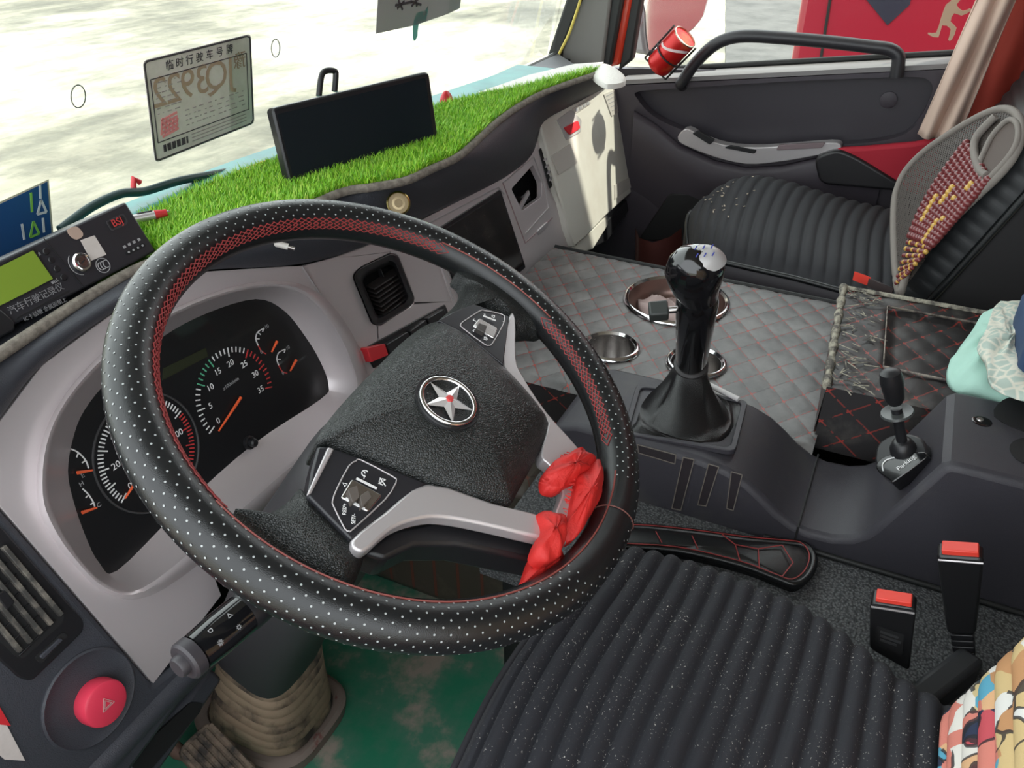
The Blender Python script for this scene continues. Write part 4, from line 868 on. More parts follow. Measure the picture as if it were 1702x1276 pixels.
# console
XL, XR = -.17, .0
con = thing('centre_console', 'dark grey plastic console beside the driver seat carrying gear lever and parking brake', 'console', (-.08, -.35, .3))
prof = [(.02, .30), (.02, .47), (-.0, .512), (-.03, .522), (-.12, .523), (-.20, .521), (-.24, .515), (-.268, .503), (-.29, .487), (-.31, .470), (-.33, .459), (-.35, .454), (-.38, .456), (-.40, .464), (-.413, .476), (-.422, .492), (-.468, .600), (-.476, .606), (-.49, .607), (-.60, .606), (-.95, .604), (-.95, .30)]
bq = rc([at(u, v, 'z', .523) for u, v in ((1058, 640), (1243, 668), (1222, 753), (1034, 722))], .012, 4)
XR2 = max(p[0] for p in bq)+.012
vs = [(XL, y, z_) for y, z_ in prof]+[(XR2 if z_ < 9 else XR, y, z_) for y, z_ in prof]; n_ = len(prof)
fs = [tuple(range(n_)), tuple(range(2*n_-1, n_-1, -1))]+[(i, (i+1) % n_, (i+1) % n_+n_, i+n_) for i in range(n_)]
obj('console_body', vs, fs, CONS, con, 30, .009, 3)
slab('boot_frame', [p+V3([0, 0, .003]) for p in bq], (0, 0, -.008), CONS, con, [[sum(bq)/len(bq)+(p-sum(bq)/len(bq))*.90+V3([0, 0, .003]) for p in bq]], .002)
tube('console_joint', [V3([XL-.001, -.338, .43]), V3([XL-.0005, -.338, .4575]), V3([XR2, -.338, .4575])], .0016, BLKM, con, seg=6)
wl = lambda ps, o=.0006: [at(u, v, 'x', XL)+V3([-o, 0, 0]) for u, v in ps]
TAPE = mat('old_tape', (.035, .03, .034), .22); TED = mat('tape_edge', (.16, .14, .12), .7)
for k, q in enumerate(([(1060, 738), (1124, 755), (1122, 770), (1062, 752)], [(1136, 759), (1154, 763), (1132, 847), (1117, 844)], [(1178, 770), (1195, 775), (1174, 840), (1160, 838)], [(1216, 783), (1234, 788), (1219, 847), (1208, 844)])):
    w_ = wl(q); t_ = slab('tape_residue', w_, (.0006, 0, 0), TAPE, con); lines('tape_edge', [[p+V3([-.0003, 0, 0]) for p in w_+w_[:1]]], .0012, (-1, 0, 0), TED, t_)
for u, v, r_ in ((1632, 700, .011),):
    c = at(u, v, 'z', .607); s_ = lathe('screw_well', [(r_, .0003), (r_*.9, .0008), (r_*.7, .0006), (.0003, .0004)], c, (0, 0, 1), GLOSS, con, 24); lathe('screw_head', [(.0042, .0006), (.0035, .002), (.0003, .002)], c+V3([.002, .002, 0]), (0, 0, 1), STEEL, s_, 14)
for px in ([(1652, 690), (1668, 664), (1702, 662), (1760, 690), (1760, 720), (1702, 716)], [(1678, 745), (1690, 730), (1720, 728), (1760, 740), (1760, 770), (1700, 768)]):
    slab('cup_recess', [at(u, v, 'z', .6078) for u, v in sm(px, 3)], (0, 0, -.001), BLKM, con)
tube('base_trim', [V3([XL-.002, y, .4285]) for y in np.linspace(-.30, -.75, 6)], .004, RUB, con, seg=8)
# gear lever
gl0 = at(1148, 612, 'y', -.15); gl1 = at(1162, 470, 'y', -.165)
gv = thing('gear_lever', 'tall black gear lever with silver-capped knob and leather boot on the console', 'gear lever', sum(bq)/len(bq))
c0 = sum(bq)/len(bq); nb = len(bq); rows = []
bb = []
for p, q_ in zip(bq, bq[1:]+bq[:1]):
    for k in range(4): bb.append(p+(q_-p)*k/4)
cb_ = c0+(gl0-c0)*.15
for k in range(19):
    t = k/18; row = []
    for p in bb:
        a = math.atan2(p[1]-c0[1], p[0]-c0[0]); e_ = V3([math.cos(a), math.sin(a), 0]); q_ = c0+(p-c0)*.915; d_ = np.linalg.norm(q_-c0)
        if t < .34:
            s_ = t/.34; z_ = .523-.010*math.sin(math.pi*min(1, s_*1.15))+.004*math.sin(5*a+4*s_)*s_*(1-s_)*4; r_ = d_*(1-s_)+.062*s_; cc = c0*(1-s_)+cb_*s_; row.append(V3([cc[0]+e_[0]*r_, cc[1]+e_[1]*r_, z_+.016*max(0, math.cos(2*a+.9))*s_*(1-s_)*4]))
        else:
            s_ = (t-.34)/.66; cc = cb_*(1-s_)+gl0*s_; r_ = .023+.039*(1-s_)**1.35+(.0055*math.sin(4*a+2.5*s_+.6)+.003*math.sin(9*a-4*s_))*math.sin(math.pi*min(1, .15+s_*.85)); row.append(V3([cc[0]+e_[0]*r_, cc[1]+e_[1]*r_, .519*(1-s_)+gl0[2]*s_]))
    rows.append(row)
loft('leather_boot', rows, leathery('boot_leather', (.010, .010, .011), .28, 500, .3, .0005), gv, True, False, 180)
ax_ = nrm(gl1-gl0); nose = nrm(V3([-.44, .9, 0])-ax_*(V3([-.44, .9, 0]) @ ax_))
sd_ = np.cross(ax_, nose)
lathe('collar', [(.024, -.004), (.0235, .012), (.019, .014), (.0165, .03)], gl0, ax_, mat('collar_leather', (.03, .027, .028), .5), gv, 28)
Lh = np.linalg.norm(gl1-gl0)
lathe('handle', [(.017, .006), (.020, .016), (.0215, .022), (.0262, Lh*.80), (.025, Lh*.86), (.022, Lh*.92)], gl0, ax_, GLOSS, gv, 32)
for s_ in (-1, 1): tube('handle_seam', [gl0+ax_*t*Lh+(nose*.3-sd_*s_)*.0215 for t in (.12, .8)], .0008, BLKM, gv, seg=5)
rows = []
for h_, off, a, b in ((Lh*.84, 0, .024, .024), (Lh*.89, .0, .0245, .024), (Lh*.95, .004, .028, .026), (Lh*1.02, .006, .032, .028), (Lh*1.10, .007, .0345, .029), (Lh*1.18, .005, .033, .028), (Lh*1.24, .003, .027, .023), (Lh*1.275, .001, .015, .013), (Lh*1.282, 0, .002, .002)):
    rows.append([gl0+ax_*(h_-(.012*math.cos(t) if h_ > Lh*1.0 else 0)*-.4)+nose*(off+a*math.cos(t))+sd_*b*math.sin(t) for t in np.linspace(0, 2*math.pi, 32, endpoint=False)])
loft('knob', rows, GLOSS, gv, True, True, 180)
kn_ = lambda th, h: (lambda a, b, o: gl0+ax_*h+nose*(o+a*math.cos(th))+sd_*b*math.sin(th))(*[float(np.interp(h/Lh, [1.02, 1.10, 1.18, 1.24, 1.275, 1.282], q)) for q in ([.032, .0345, .033, .027, .015, .002], [.028, .029, .028, .023, .013, .002], [.006, .007, .005, .003, .001, 0])])
nn_ = nrm(ax_*.8-nose*.6); kc = gl0+ax_*Lh*1.16
rows = []
for r_ in np.linspace(.98, .02, 9):
    row = []
    for t in np.linspace(0, 2*math.pi, 32, endpoint=False):
        th_ = math.pi+1.25*r_*math.sin(t)*1.0; h_ = Lh*(1.235+.05*r_*math.cos(t)) if r_ > .0 else Lh*1.25
        d1 = nose*(-.004+.029*r_*math.cos(t)); d2 = sd_*.0215*r_*math.sin(t); e_ = math.hypot((.006-.004+.029*r_*math.cos(t))/.0345, .0215*r_*math.sin(t)/.029)
        row.append(gl0+ax_*(Lh*1.0+Lh*.283*math.sqrt(max(0, 1-min(1, e_)**2.6))+.0022)+nose*.004+d1+d2)
    rows.append(row)
cap = loft('knob_cap', rows, mat('cap_silver', (.46, .45, .45), .4, .1), gv, True, False, 180)
tag(lines('shift_mark', [[gl0+ax_*(Lh*1.283+.0032)+nose*(.008-.009*k)+sd_*a, gl0+ax_*(Lh*1.283+.0032)+nose*(.005-.009*k)+sd_*b] for k in range(3) for a, b in ((.008, .003), (-.003, -.008))], .0013, ax_, mat('shift_blue', (.05, .06, .3), .5), cap), kind='stuff')
bp = at(1112, 507, 'y', -.15)
hd = gl0+ax_*Lh*.74
box('range_switch', hd+nose*.047, nose*.012, ax_*.008, sd_*.011, mat('switch_grey', (.035, .04, .038), .5), gv, .0025)
tube('switch_stem', [hd+nose*.02, hd+nose*.034], .0045, STEEL, gv)
o = tube('white_stick', [at(1160, 630, 'z', .528), at(1228, 664, 'z', .528)], .004, mat('stick_white', (.7, .68, .68), .5)); tag(o, 'thin white stick lying at the back edge of the gear lever frame', 'stick')
# parking brake valve on the console slope
SP = V3([-.1, -.444, .545]); SN = nrm([0, .107, .046]); SU = nrm([0, -.046, .107])
sp = lambda ps, o=0: on(ps, SP+SN*o, SN)
pv_ = thing('parking_brake', 'small black parking brake lever with ringed knob on the console slope', 'brake lever', sp([(1490, 770)])[0])
FNm = nrm([-.42, .55, .72]); fpl = lambda ps, o=0: on(ps, sp([(1497, 770)], .022)[0]+FNm*o, FNm)
slab('valve_face', fpl(sm([(1456, 772), (1466, 760), (1484, 754), (1510, 752), (1534, 750), (1540, 754), (1538, 762), (1486, 800), (1480, 798), (1460, 784)], 2)), -FNm*.022, GLOSS, pv_, bevel=.0015)
slab('valve_housing', fpl(sm([(1456, 774), (1455, 748), (1464, 732), (1484, 722), (1512, 720), (1532, 728), (1540, 742), (1540, 756), (1510, 752), (1484, 754)], 2), -.003), -FNm*.03, BLK, pv_, bevel=.003)
e1_ = nrm(fpl([(1534, 752)])[0]-fpl([(1484, 792)])[0]); e2_ = nrm(np.cross(FNm, e1_))
txt('valve_text', 'Parking', fpl([(1506, 769)], .0006)[0], e1_, e2_, .0085, WHT, pv_)
tube('valve_arrow', sm(fpl([(1468, 782), (1467, 772), (1474, 764), (1488, 760)], .0006), 4, False), .0009, WHT, pv_, seg=6)
h0 = fpl([(1500, 738)], .004)[0]; h1 = h0+V3([-.006, .036, .098])
a2 = nrm(h1-h0); L2 = np.linalg.norm(h1-h0)
lathe('valve_collar', [(.015, -.022), (.015, -.004), (.011, .004), (.0075, .006)], h0, a2, BLK, pv_, 28)
lathe('lever_rod', [(.0062, 0), (.0062, L2*.5)], h0, a2, BLK, pv_, 16)
lathe('lever_ring', [(.0065, L2*.40), (.016, L2*.41), (.0185, L2*.43), (.0175, L2*.455), (.013, L2*.45), (.0065, L2*.44)], h0, a2, mat('ring_grey', (.06, .065, .065), .25), pv_, 36)
lathe('lever_knob', [(.007, L2*.56), (.0105, L2*.62), (.013, L2*.86), (.0115, L2*.97), (.006, L2*1.0), (.0003, L2*1.0)], h0, a2, BLK, pv_, 28)
# carpet strip, tunnel pad
CZ = .424
cpm = NT('carpet_grain'); vv = cpm.new('ShaderNodeTexVoronoi'); vv.inputs['Scale'].default_value = 340; cpm.link(cpm.co, vv.inputs['Vector'])
cpm.set(Base_Color=cpm.ramp(vv.outputs['Distance'], [(.2, (.14, .145, .15)), (.7, (.04, .042, .045))]), Roughness=.7); cpm.bump(vv.outputs['Distance'], .8, .0015)
o = slab('carpet', [(-.36, .02, CZ), (XL-.0005, .02, CZ), (XL-.0005, -1.0, CZ), (-.36, -1.0, CZ)], (0, 0, -.03), cpm.m); tag(o, 'grey pebble-grained carpet strip between the driver seat and the console', 'carpet')
bx('tunnel_wall', (-.30, -1.0, 0), (XL, .02, CZ-.03), BLKM)['kind'] = 'structure'
bpy.data.objects['tunnel_wall'].name = 'trim_2'
tq = sm([at(u, v, 'z', CZ+.012) for u, v in ((1000, 880), (1055, 876), (1150, 885), (1240, 897), (1310, 903), (1338, 908), (1352, 928), (1345, 955), (1322, 972), (1290, 962), (1230, 940), (1120, 915), (1000, 905))], 4)
tpq = thing('tunnel_pad', 'black quilted leather pad with red stitching between the driver seat and the console', 'pad', sum(tq)/len(tq))
dome('pad_top', tq, (0, 0, 1), .008, LEA, tpq, .012, 3, 6)
cq = sum(tq)/len(tq)
tube('edge_binding', [p+V3([0, 0, .001]) for p in tq], .005, LEA, tpq, True, 8)
sg = [[p*.94+cq*.06+V3([0, 0, .0065]) for p in tq]]
for a, b in (((1200, 888), (1222, 905)), ((1222, 905), (1260, 912)), ((1260, 912), (1300, 906)), ((1222, 905), (1230, 932)), ((1260, 912), (1262, 945)), ((1300, 906), (1318, 935)), ((1318, 935), (1300, 958)), ((1150, 890), (1160, 912)), ((1090, 883), (1100, 902))):
    sg.append([at(*a, 'z', CZ+.021), at(*b, 'z', CZ+.021)])
tag(lines('red_stitching', sg, .0012, (0, 0, 1), REDST, tpq), kind='stuff')
# ================================================================== DRIVER SEAT
def ribmat(name, base, speck, amt=(.645, .68)):
    m = NT(name); n1 = m.noise(420, 3, .6); n2 = m.noise(30, 4, .6)
    f = m.math('MULTIPLY', m.ramp(n1.outputs[0], [(amt[0], (0, 0, 0)), (amt[1], (1, 1, 1))]), m.ramp(n2.outputs[0], [(.42, (0, 0, 0)), (.6, (1, 1, 1))]))
    m.set(Base_Color=m.mix(f, base, speck), Roughness=.75, Sheen_Weight=.03); m.bump(m.noise(900, 2).outputs[0], .35, .0006); return m.m
SEATC = ribmat('seat_cloth_linty', (.014, .015, .021), (.55, .52, .48)); SEATP = ribmat('seat_cloth', (.017, .017, .021), (.2, .18, .16), (.72, .78))
def rib(t): return abs(math.sin(math.pi*t))**.5
sx = V3([-.52, -.4, 0])
ds = thing('driver_seat', 'black driver seat base under the linty ribbed cushion', 'seat', (-.53, -.5, 0))
bx('seat_base', (-.80, -.95, .10), (-.37, -.17, .435), BLKM, ds, .03)
bx('backrest', (-.80, -.86, .5), (-.40, -.71, 1.1), BLKM, ds, .05)
cuq = thing('seat_cushion', 'black ribbed seat cushion cover speckled with white lint in front of the steering wheel', 'cushion', (-.53, -.45, .46))
def grid(fn, nu, nv): return loftdata([[fn(i/nu, j/nv) for i in range(nu+1)] for j in range(nv+1)])
ys = [-.118, -.16, -.20, -.27, -.36, -.405, -.462, -.52, -.62, -.9]; xr_ = [-.335, -.318, -.312, -.311, -.325, -.345, -.378, -.395, -.40, -.40]
LN = .62; PITCH = .0215
def cush(u, v, lift=0):
    yc = -.112-v*LN; xr = float(np.interp(-yc, [-y for y in ys], xr_)); xl = -.80
    x = xl+(xr-xl)*u; y = yc-.05*max(0, u-.72)**1.2*4*.25-.004*math.sin(u*9+v*3)
    ed = min((1-u)*(xr-xl), v*LN, u*.48)
    fall = max(0, 1-ed/.035); z_ = .497+.012*math.sin(u*math.pi)-.03*fall**2.2
    r_ = rib(v*LN/PITCH)*(.0105*min(1, ed/.014)); return V3([x, y, z_+r_+lift])
v, f = grid(cush, 46, 230); obj('ribbed_top', v, f, SEATC, cuq, 180)
bd = [cush(1, k/40)+V3([.002, 0, -.002]) for k in range(41)]; fr_ = [cush(u, 0)+V3([0, .002, -.002]) for u in np.linspace(0, 1, 20)]
tube('welt', fr_+bd, .005, mat('welt_cloth', (.02, .019, .024), .7), cuq, seg=8)
loft('cushion_skirt', [fr_+bd, [p+V3([-.012, -.006, -.05]) for p in fr_+bd]], mat('skirt_cloth', (.013, .013, .017), .8), cuq)
# colourful back cushion
fm = NT('floral_print'); nz = fm.noise(12, 3); vm = fm.new('ShaderNodeVectorMath', operation='ADD'); sc_ = fm.new('ShaderNodeVectorMath', operation='SCALE'); sc_.inputs['Scale'].default_value = .07
fm.link(nz.outputs['Color'], sc_.inputs[0]); fm.link(sc_.outputs[0], vm.inputs[0]); fm.link(fm.co, vm.inputs[1])
v1 = fm.new('ShaderNodeTexVoronoi'); v1.inputs['Scale'].default_value = 34; fm.link(vm.outputs[0], v1.inputs['Vector'])
v2 = fm.new('ShaderNodeTexVoronoi', feature='DISTANCE_TO_EDGE'); v2.inputs['Scale'].default_value = 34; fm.link(vm.outputs[0], v2.inputs['Vector'])
sp_ = fm.new('ShaderNodeSeparateColor'); fm.link(v1.outputs['Color'], sp_.inputs[0])
pal = fm.ramp(sp_.outputs[0], [(0, (.62, .16, .12)), (.16, (.02, .03, .07)), (.27, (.62, .5, .26)), (.4, (.75, .72, .66)), (.5, (.1, .36, .5)), (.6, (.66, .22, .17)), (.72, (.06, .25, .15)), (.8, (.55, .08, .1)), (.9, (.7, .42, .22))], 'CONSTANT')
sz = fm.new('ShaderNodeSeparateXYZ'); fm.link(vm.outputs[0], sz.inputs[0])
tan_ = fm.ramp(sp_.outputs[1], [(0, (.52, .27, .12)), (.55, (.62, .46, .22)), (.8, (.75, .74, .7))], 'CONSTANT')
top = fm.math('GREATER_THAN', fm.math('SUBTRACT', sz.outputs[2], fm.math('MULTIPLY', sz.outputs[0], -.25)), .525)
base = fm.mix(top, pal, tan_); ol = fm.math('MULTIPLY', fm.math('LESS_THAN', v2.outputs['Distance'], .05), fm.math('GREATER_THAN', fm.noise(18, 2).outputs[0], .48))
fm.set(Base_Color=fm.mix(fm.math('MULTIPLY', ol, .9), base, (.015, .015, .02)), Roughness=.75); fm.bump(fm.noise(700, 2).outputs[0], .3, .0005)
bc = thing('back_cushion', 'bright floral patterned pleated cushion on the driver seat backrest', 'cushion', (-.6, -.56, .55))
def bcf(u, v, e=0):
    z_ = .51+v*.42; xr = -.398-.03*v; x = -.86+(xr+.86)*u
    ed = (1-u)*.45; fall = max(0, 1-ed/.055)
    y = -.500-.22*(z_-.51)-.03*max(0, .04-v)/.04-.05*fall**2-.012*math.cos(u*3.2)*0
    return V3([x, y+rib(v*.42/.024)*.008*(1 if ed > .012 else ed/.012), z_])
v, f = grid(bcf, 40, 200); obj('pleated_front', v, f, fm.m, bc, 180)
bd = [bcf(1, k/30) for k in range(31)]
loft('cushion_side', [bd, [p+V3([.003, -.03, 0]) for p in bd], [p+V3([-.03, -.08, 0]) for p in bd]], BLKM, bc)
# buckles
def buckle(lab, px, x, th, stem, prt=True):
    Q_ = [at(u, v, 'x', x) for u, v in px]; t = thing('seat_buckle', lab, 'buckle', (Q_[2]+Q_[3])/2, 'seat belt buckles by the driver seat')
    n_ = nrm(np.cross(Q_[1]-Q_[0], Q_[3]-Q_[0])); n_ = n_ if n_ @ (CP-Q_[0]) > 0 else -n_
    slab('buckle_body', rc(Q_, .006), -n_*th, mat('buckle_black', (.012, .012, .013), .3), t, bevel=.003)
    a, b = Q_[0]*.88+Q_[1]*.12, Q_[0]*.1+Q_[1]*.9; up_ = nrm(Q_[0]-Q_[3])
    box('release_button', (a+b)/2-n_*th*.45+up_*.001, (b-a)/2, up_*.0045, n_*th*.36, REDB, t, .0012)
    tube('button_lip', [Q_[0]*.97+Q_[1]*.03-up_*.006+n_*.0005, Q_[1]*.97+Q_[0]*.03-up_*.006+n_*.0005], .0012, SIL2, t, seg=6)
    if prt:
        w_ = [Q_[0]*(1-s_)*(1-t_)+Q_[1]*s_*(1-t_)+Q_[3]*(1-s_)*t_+Q_[2]*s_*t_ for s_, t_ in ((.18, .45), (.8, .45), (.8, .8), (.18, .8))]; slab('moulded_panel', [p+n_*.0006 for p in w_], -n_*.0006, BLKM, t)
        lines('moulded_text', [[w_[0]*(1-s_)+w_[3]*s_+(w_[1]-w_[0])*.12+n_*.0008, w_[0]*(1-s_)+w_[3]*s_+(w_[1]-w_[0])*e_+n_*.0008] for s_, e_ in ((.22, .8), (.45, .9), (.68, .75))], .003, n_, mat('moulded_grey', (.04, .04, .042), .5), t)
    if stem:
        d_ = nrm(Q_[3]-Q_[0]); m_ = (Q_[2]+Q_[3])/2; w2 = (Q_[2]-Q_[3])/2*.82
        for k in range(4): box('stem_rib', m_-n_*th*.5+d_*(.006+k*.0085), w2*(1-.02*k), d_*.0036, n_*th*.42, BLK, t, .0012)
        box('stem', m_-n_*th*.5+d_*.03, w2*.8, d_*.04, n_*th*.3, BLK, t, .001)
    return t
buckle('short black seat belt buckle with red button and moulded text beside the seat cushion', [(1446, 1000), (1523, 1012), (1511, 1116), (1445, 1078)], -.335, .02, False)
buckle('taller black seat belt buckle with red button and ribbed stem by the console', [(1556, 922), (1636, 928), (1622, 1056), (1574, 1054)], -.29, .022, True, False)
o = box('seat_rail', at(1556, 1146, 'z', .44), (.05, -.03, 0), (.006, .012, 0), (0, 0, .02), mat('rail_plastic', (.04, .042, .045), .45), None, .006); tag(o, 'dark plastic seat rail cover under the two seat belt buckles', 'rail')
# ================================================================== PASSENGER SEAT
ps_ = thing('passenger_seat', 'black passenger seat with leather-edged backrest by the far door', 'seat', (.73, -.4, 0))
pxl = ([-.45, -.38, -.21, -.06, -.02, .02, .05], [.49, .495, .53, .545, .58, .63, .72])
pxr = ([-.45, -.38, -.11, -.01, .02, .05], [.93, .95, .95, .93, .88, .80])
def pc_(u, v, r=1, dz=0):
    y = .045-v*.49; xl = float(np.interp(y, *pxl)); xr = float(np.interp(y, *pxr)); x = xl+(xr-xl)*u
    ed = min(u, 1-u)*(xr-xl); ef = v*.49; fall = max(0, 1-ed/.07); ff = max(0, 1-ef/.12)
    z_ = .494+.03*math.sin(math.pi*u)**.8*(1-.5*max(0, v-.25))+.036*math.exp(-((u-.75)/.25)**2)*math.exp(-((v-.25)/.35)**2)-.018*fall**2-.055*ff**2
    return V3([x, y+.02*math.sin(u*3), z_+(rib(v*.49/.026)*.009*min(1, ed/.02) if r else 0)+dz])
v, f = grid(pc_, 40, 150); o_ = thing('seat_cover', 'black ribbed cloth cover with pale crumbs on the passenger seat cushion', 'cushion', (.73, -.2, .43))
obj('ribbed_top', v, f, SEATP, o_, 180)
bd = [pc_(0, 1-k/40, 0) for k in range(41)]+[pc_(k/20, 0, 0) for k in range(1, 21)]
tube('welt', [p+V3([-.002, .001, 0]) for p in bd], .006, LEA, o_, seg=8)
loft('seat_side', [bd, [p+V3([-.012, .004, -.03]) for p in bd], [p*V3([1, 1, 0])+V3([-.01, .0, .33]) for p in bd], [p*V3([1, 1, 0])+V3([0, 0, .05]) for p in bd]], mat('seat_vinyl', (.02, .016, .021), .5), ps_, smooth=80)
sg = []
for k in range(26):
    p = pc_(random.gauss(.5, .12), abs(random.gauss(.14, .05)), 1, .001); sg.append(boxdata(p, (random.uniform(.001, .004), random.uniform(-.002, .002), 0), (0, random.uniform(.0006, .0015), 0), (0, 0, .0008)))
v, f = join(sg); o = obj('crumbs', v, f, mat('crumbs', (.5, .42, .33), .8), None, 0); tag(o, 'scatter of pale crumbs on the front of the passenger seat cover', 'crumbs', None, 'stuff')
BU = nrm([0, -.39, .92]); BN = nrm([0, .92, .39]); BP = V3([.50, -.385, .47])
def pb_(u, v, r=1, hh=.62):
    t = v*hh; w_ = .47-.10*max(0, v-.6)**2*2; x = .725+(u-.5)*w_; ed = min(u, 1-u)*w_; wing = .004*max(0, 1-ed/.09)**1.5*(1 if v < .75 else 1-(v-.75)*3)
    p = V3([x, 0, 0])+V3([0, BP[1], BP[2]])+BU*t+BN*(wing-.05*max(0, 1-ed/.02)**2-.05*max(0, v-.85)**1.3*6*.3)
    return p+BN*(rib(t/.025)*.007*min(1, ed/.02) if r else 0)
v, f = grid(pb_, 40, 150); obj('backrest_front', v, f, mat('backrest_leather', (.016, .018, .02), .42, bump=(500, .3, .0006)), ps_, 180)
bd = [pb_(0, k/40, 0) for k in range(41)]
tube('backrest_welt', [p-BN*.004+V3([-.003, 0, 0]) for p in bd], .008, LEA, ps_, seg=8)
loft('backrest_side', [bd, [p+V3([-.012, 0, 0])-BN*.03 for p in bd], [p+V3([-.012, 0, 0])-BN*.12 for p in bd], [p+V3([.01, -.30, -.06]) for p in bd]], mat('side_cloth', (.009, .008, .009), .8), ps_, smooth=80)
bt_ = [pb_(u, 1, 0) for u in np.linspace(0, 1, 20)]; loft('backrest_top', [bt_, [p-BN*.15 for p in bt_]], LEA, ps_)
bx('seat_base', (.505, -1.0, .05), (.95, -.40, .44), BLKM, ps_, .03)
# mesh lumbar support with beads
LPx = [(1489, 455), (1486, 400), (1486, 350), (1490, 318), (1505, 285), (1535, 253), (1570, 228), (1610, 203), (1645, 186), (1670, 181), (1688, 188), (1697, 205), (1697, 232), (1684, 262), (1660, 292), (1620, 330), (1570, 378), (1530, 418), (1508, 450), (1496, 488)]
LP0 = V3([.585, -.345, .535]); LN_ = nrm([-.30, .84, .45]); lp_ = lambda ps, o=0: on(ps, LP0+LN_*o, LN_)
lum = thing('lumbar_support', 'grey mesh lumbar support with wooden bead panel leaning on the passenger seat', 'lumbar support', lp_([(1496, 480)])[0])
ring = sm(lp_(LPx), 5); GRYM = mat('mesh_border', (.22, .195, .175), .75, bump=(400, .5, .001))
tube('frame_border', ring, .0068, GRYM, lum, True, 10)
mm = NT('mesh_fabric'); wv = [mm.new('ShaderNodeTexWave', bands_direction=d_) for d_ in ('X', 'Z')]
mp_ = mm.new('ShaderNodeMapping'); mp_.inputs['Rotation'].default_value = (0, .6, 0); mm.link(mm.co, mp_.inputs['Vector'])
for w_ in wv: w_.inputs['Scale'].default_value = 62; w_.inputs['Distortion'].default_value = 0; mm.link(mp_.outputs[0], w_.inputs['Vector'])
al = mm.math('GREATER_THAN', mm.math('MAXIMUM', wv[0].outputs['Fac'], wv[1].outputs['Fac']), .5)
mm.set(Base_Color=(.065, .052, .045), Roughness=.6, Alpha=al)
cL = sum(ring)/len(ring)
dome('mesh_panel', [cL+(p-cL)*.985 for p in ring], -LN_, .03, mm.m, lum, .0005, 2, 6)
POC = sm(lp_([(1637, 250), (1652, 222), (1675, 200), (1690, 205), (1692, 230), (1680, 256), (1655, 285), (1636, 300), (1628, 275)], .006), 4)
tube('pocket_border', POC, .005, GRYM, lum, True, 8)
slab('pocket_panel', [p-LN_*.002 for p in POC], -LN_*.001, mat('pocket_mesh', (.10, .075, .065), .7, bump=(900, .6, .001)), lum)
strip = sm(lp_([(1640, 300), (1622, 290), (1606, 235), (1612, 232), (1630, 262), (1646, 290)], .008), 3)
tube('bead_strap', sm(lp_([(1655, 193), (1625, 225), (1619, 250), (1628, 282), (1640, 292)], .008), 4, False), .007, GRYM, lum, seg=8)
bmx = bmesh.new(); bmesh.ops.create_icosphere(bmx, subdivisions=2, radius=.0078); bmesh_ = {}
BC = mat('bead_wood_red', (.17, .03, .032), .3, coat=.4); BY = mat('bead_wood_yellow', (.6, .36, .07), .3, coat=.4)
for m_ in (BC, BY):
    me = bpy.data.meshes.new('bead'); bmx.to_mesh(me); me.materials.append(m_); me.shade_smooth(); bmesh_[m_.name] = me
A0, A1 = V3([1606, 238]), V3([1642, 298]); B0, B1 = V3([1490, 470]), V3([1510, 452])
ncol, nrow = 10, 24; cnt = 0; cords = []
for i in range(ncol):
    s_ = i/(ncol-1); col = []
    for k in range(nrow):
        t_ = k/(nrow-1); a = A0*(1-s_)+A1*s_; b = B0*(1-s_)+B1*s_; bow = V3([-14, -10])*math.sin(math.pi*t_)*(1-s_)*1.0
        p = lp_([a*(1-t_)+b*t_+bow], .006)[0]; col.append(p)
        y_ = (k in (3, 4) and i == 7) or (6 <= k <= 10 and i in (3, 4) and (k+i) % 5 < 4 and i == 4) or (k == 7 and i == 6) or (9 <= k <= 13 and i == 2) or (k >= 17 and (i+k) % 3 == 0) or (12 <= k <= 16 and i == 6) or (k == 11 and i == 7)
        o = bpy.data.objects.new('bead', bmesh_[(BY if y_ else BC).name]); COL.objects.link(o); o.parent = lum; o.matrix_parent_inverse = Matrix.Translation(-lum.location); o.location = [float(q) for q in p]; cnt += 1
        sc__ = .55+.45*(1-t_) if t_ > .7 else 1; o.scale = (sc__*.95,)*3
    cords.append(tubedata(col, .0012, False, 4))
v, f = join(cords); o = obj('bead_cords', v, f, mat('cord_dark', (.05, .03, .03), .7), lum, 0); o['kind'] = 'stuff'
o = dome('floral_cloth', sm([at(u, v, 'x', .52) for u, v in ((1488, 462), (1503, 446), (1518, 455), (1522, 484), (1512, 492), (1484, 488))], 3), (-1, .2, .2), .012, fm.m); tag(o, 'gathered end of floral cloth at the foot of the mesh lumbar support', 'cloth')
# passenger buckle
pbq = thing('seat_buckle', 'red-topped dark seat belt buckle between the storage box and the passenger seat', 'buckle', at(1450, 480, 'z', .52))
a, b = at(1432, 464, 'z', .54), at(1474, 482, 'z', .535)
box('buckle_body', (a+b)/2, (b-a)/2, (.005, .012, 0), (0, 0, .008), mat('buckle_grey', (.06, .045, .045), .4), pbq, .003); box('release_button', a+V3([0, 0, .001]), (b-a)*.10, (.0046, .011, 0), (0, 0, .0085), REDB, pbq, .002)
# armrest and red pad by the door
arm = rc([at(u, v, 'x', .955) for u, v in ((1352, 262), (1392, 248), (1425, 262), (1500, 308), (1496, 318), (1362, 306))], .02, 5)
o = thing('armrest', 'black rounded armrest standing against the passenger door', 'armrest', (.97, -.25, .55)); slab('arm_pad', arm, (.028, 0, 0), mat('armrest_black', (.014, .013, .015), .4), o, bevel=.012, seg=4)
rq = [at(u, v, 'x', .965) for u, v in ((1388, 248), (1440, 245), (1520, 238), (1560, 230), (1560, 340), (1490, 312), (1425, 268))]
o = slab('red_cushion', rq, (.025, 0, 0), CLOTHRED, None, bevel=.008); tag(o, 'flat red cloth cushion between the armrest and the mesh lumbar support', 'cushion')
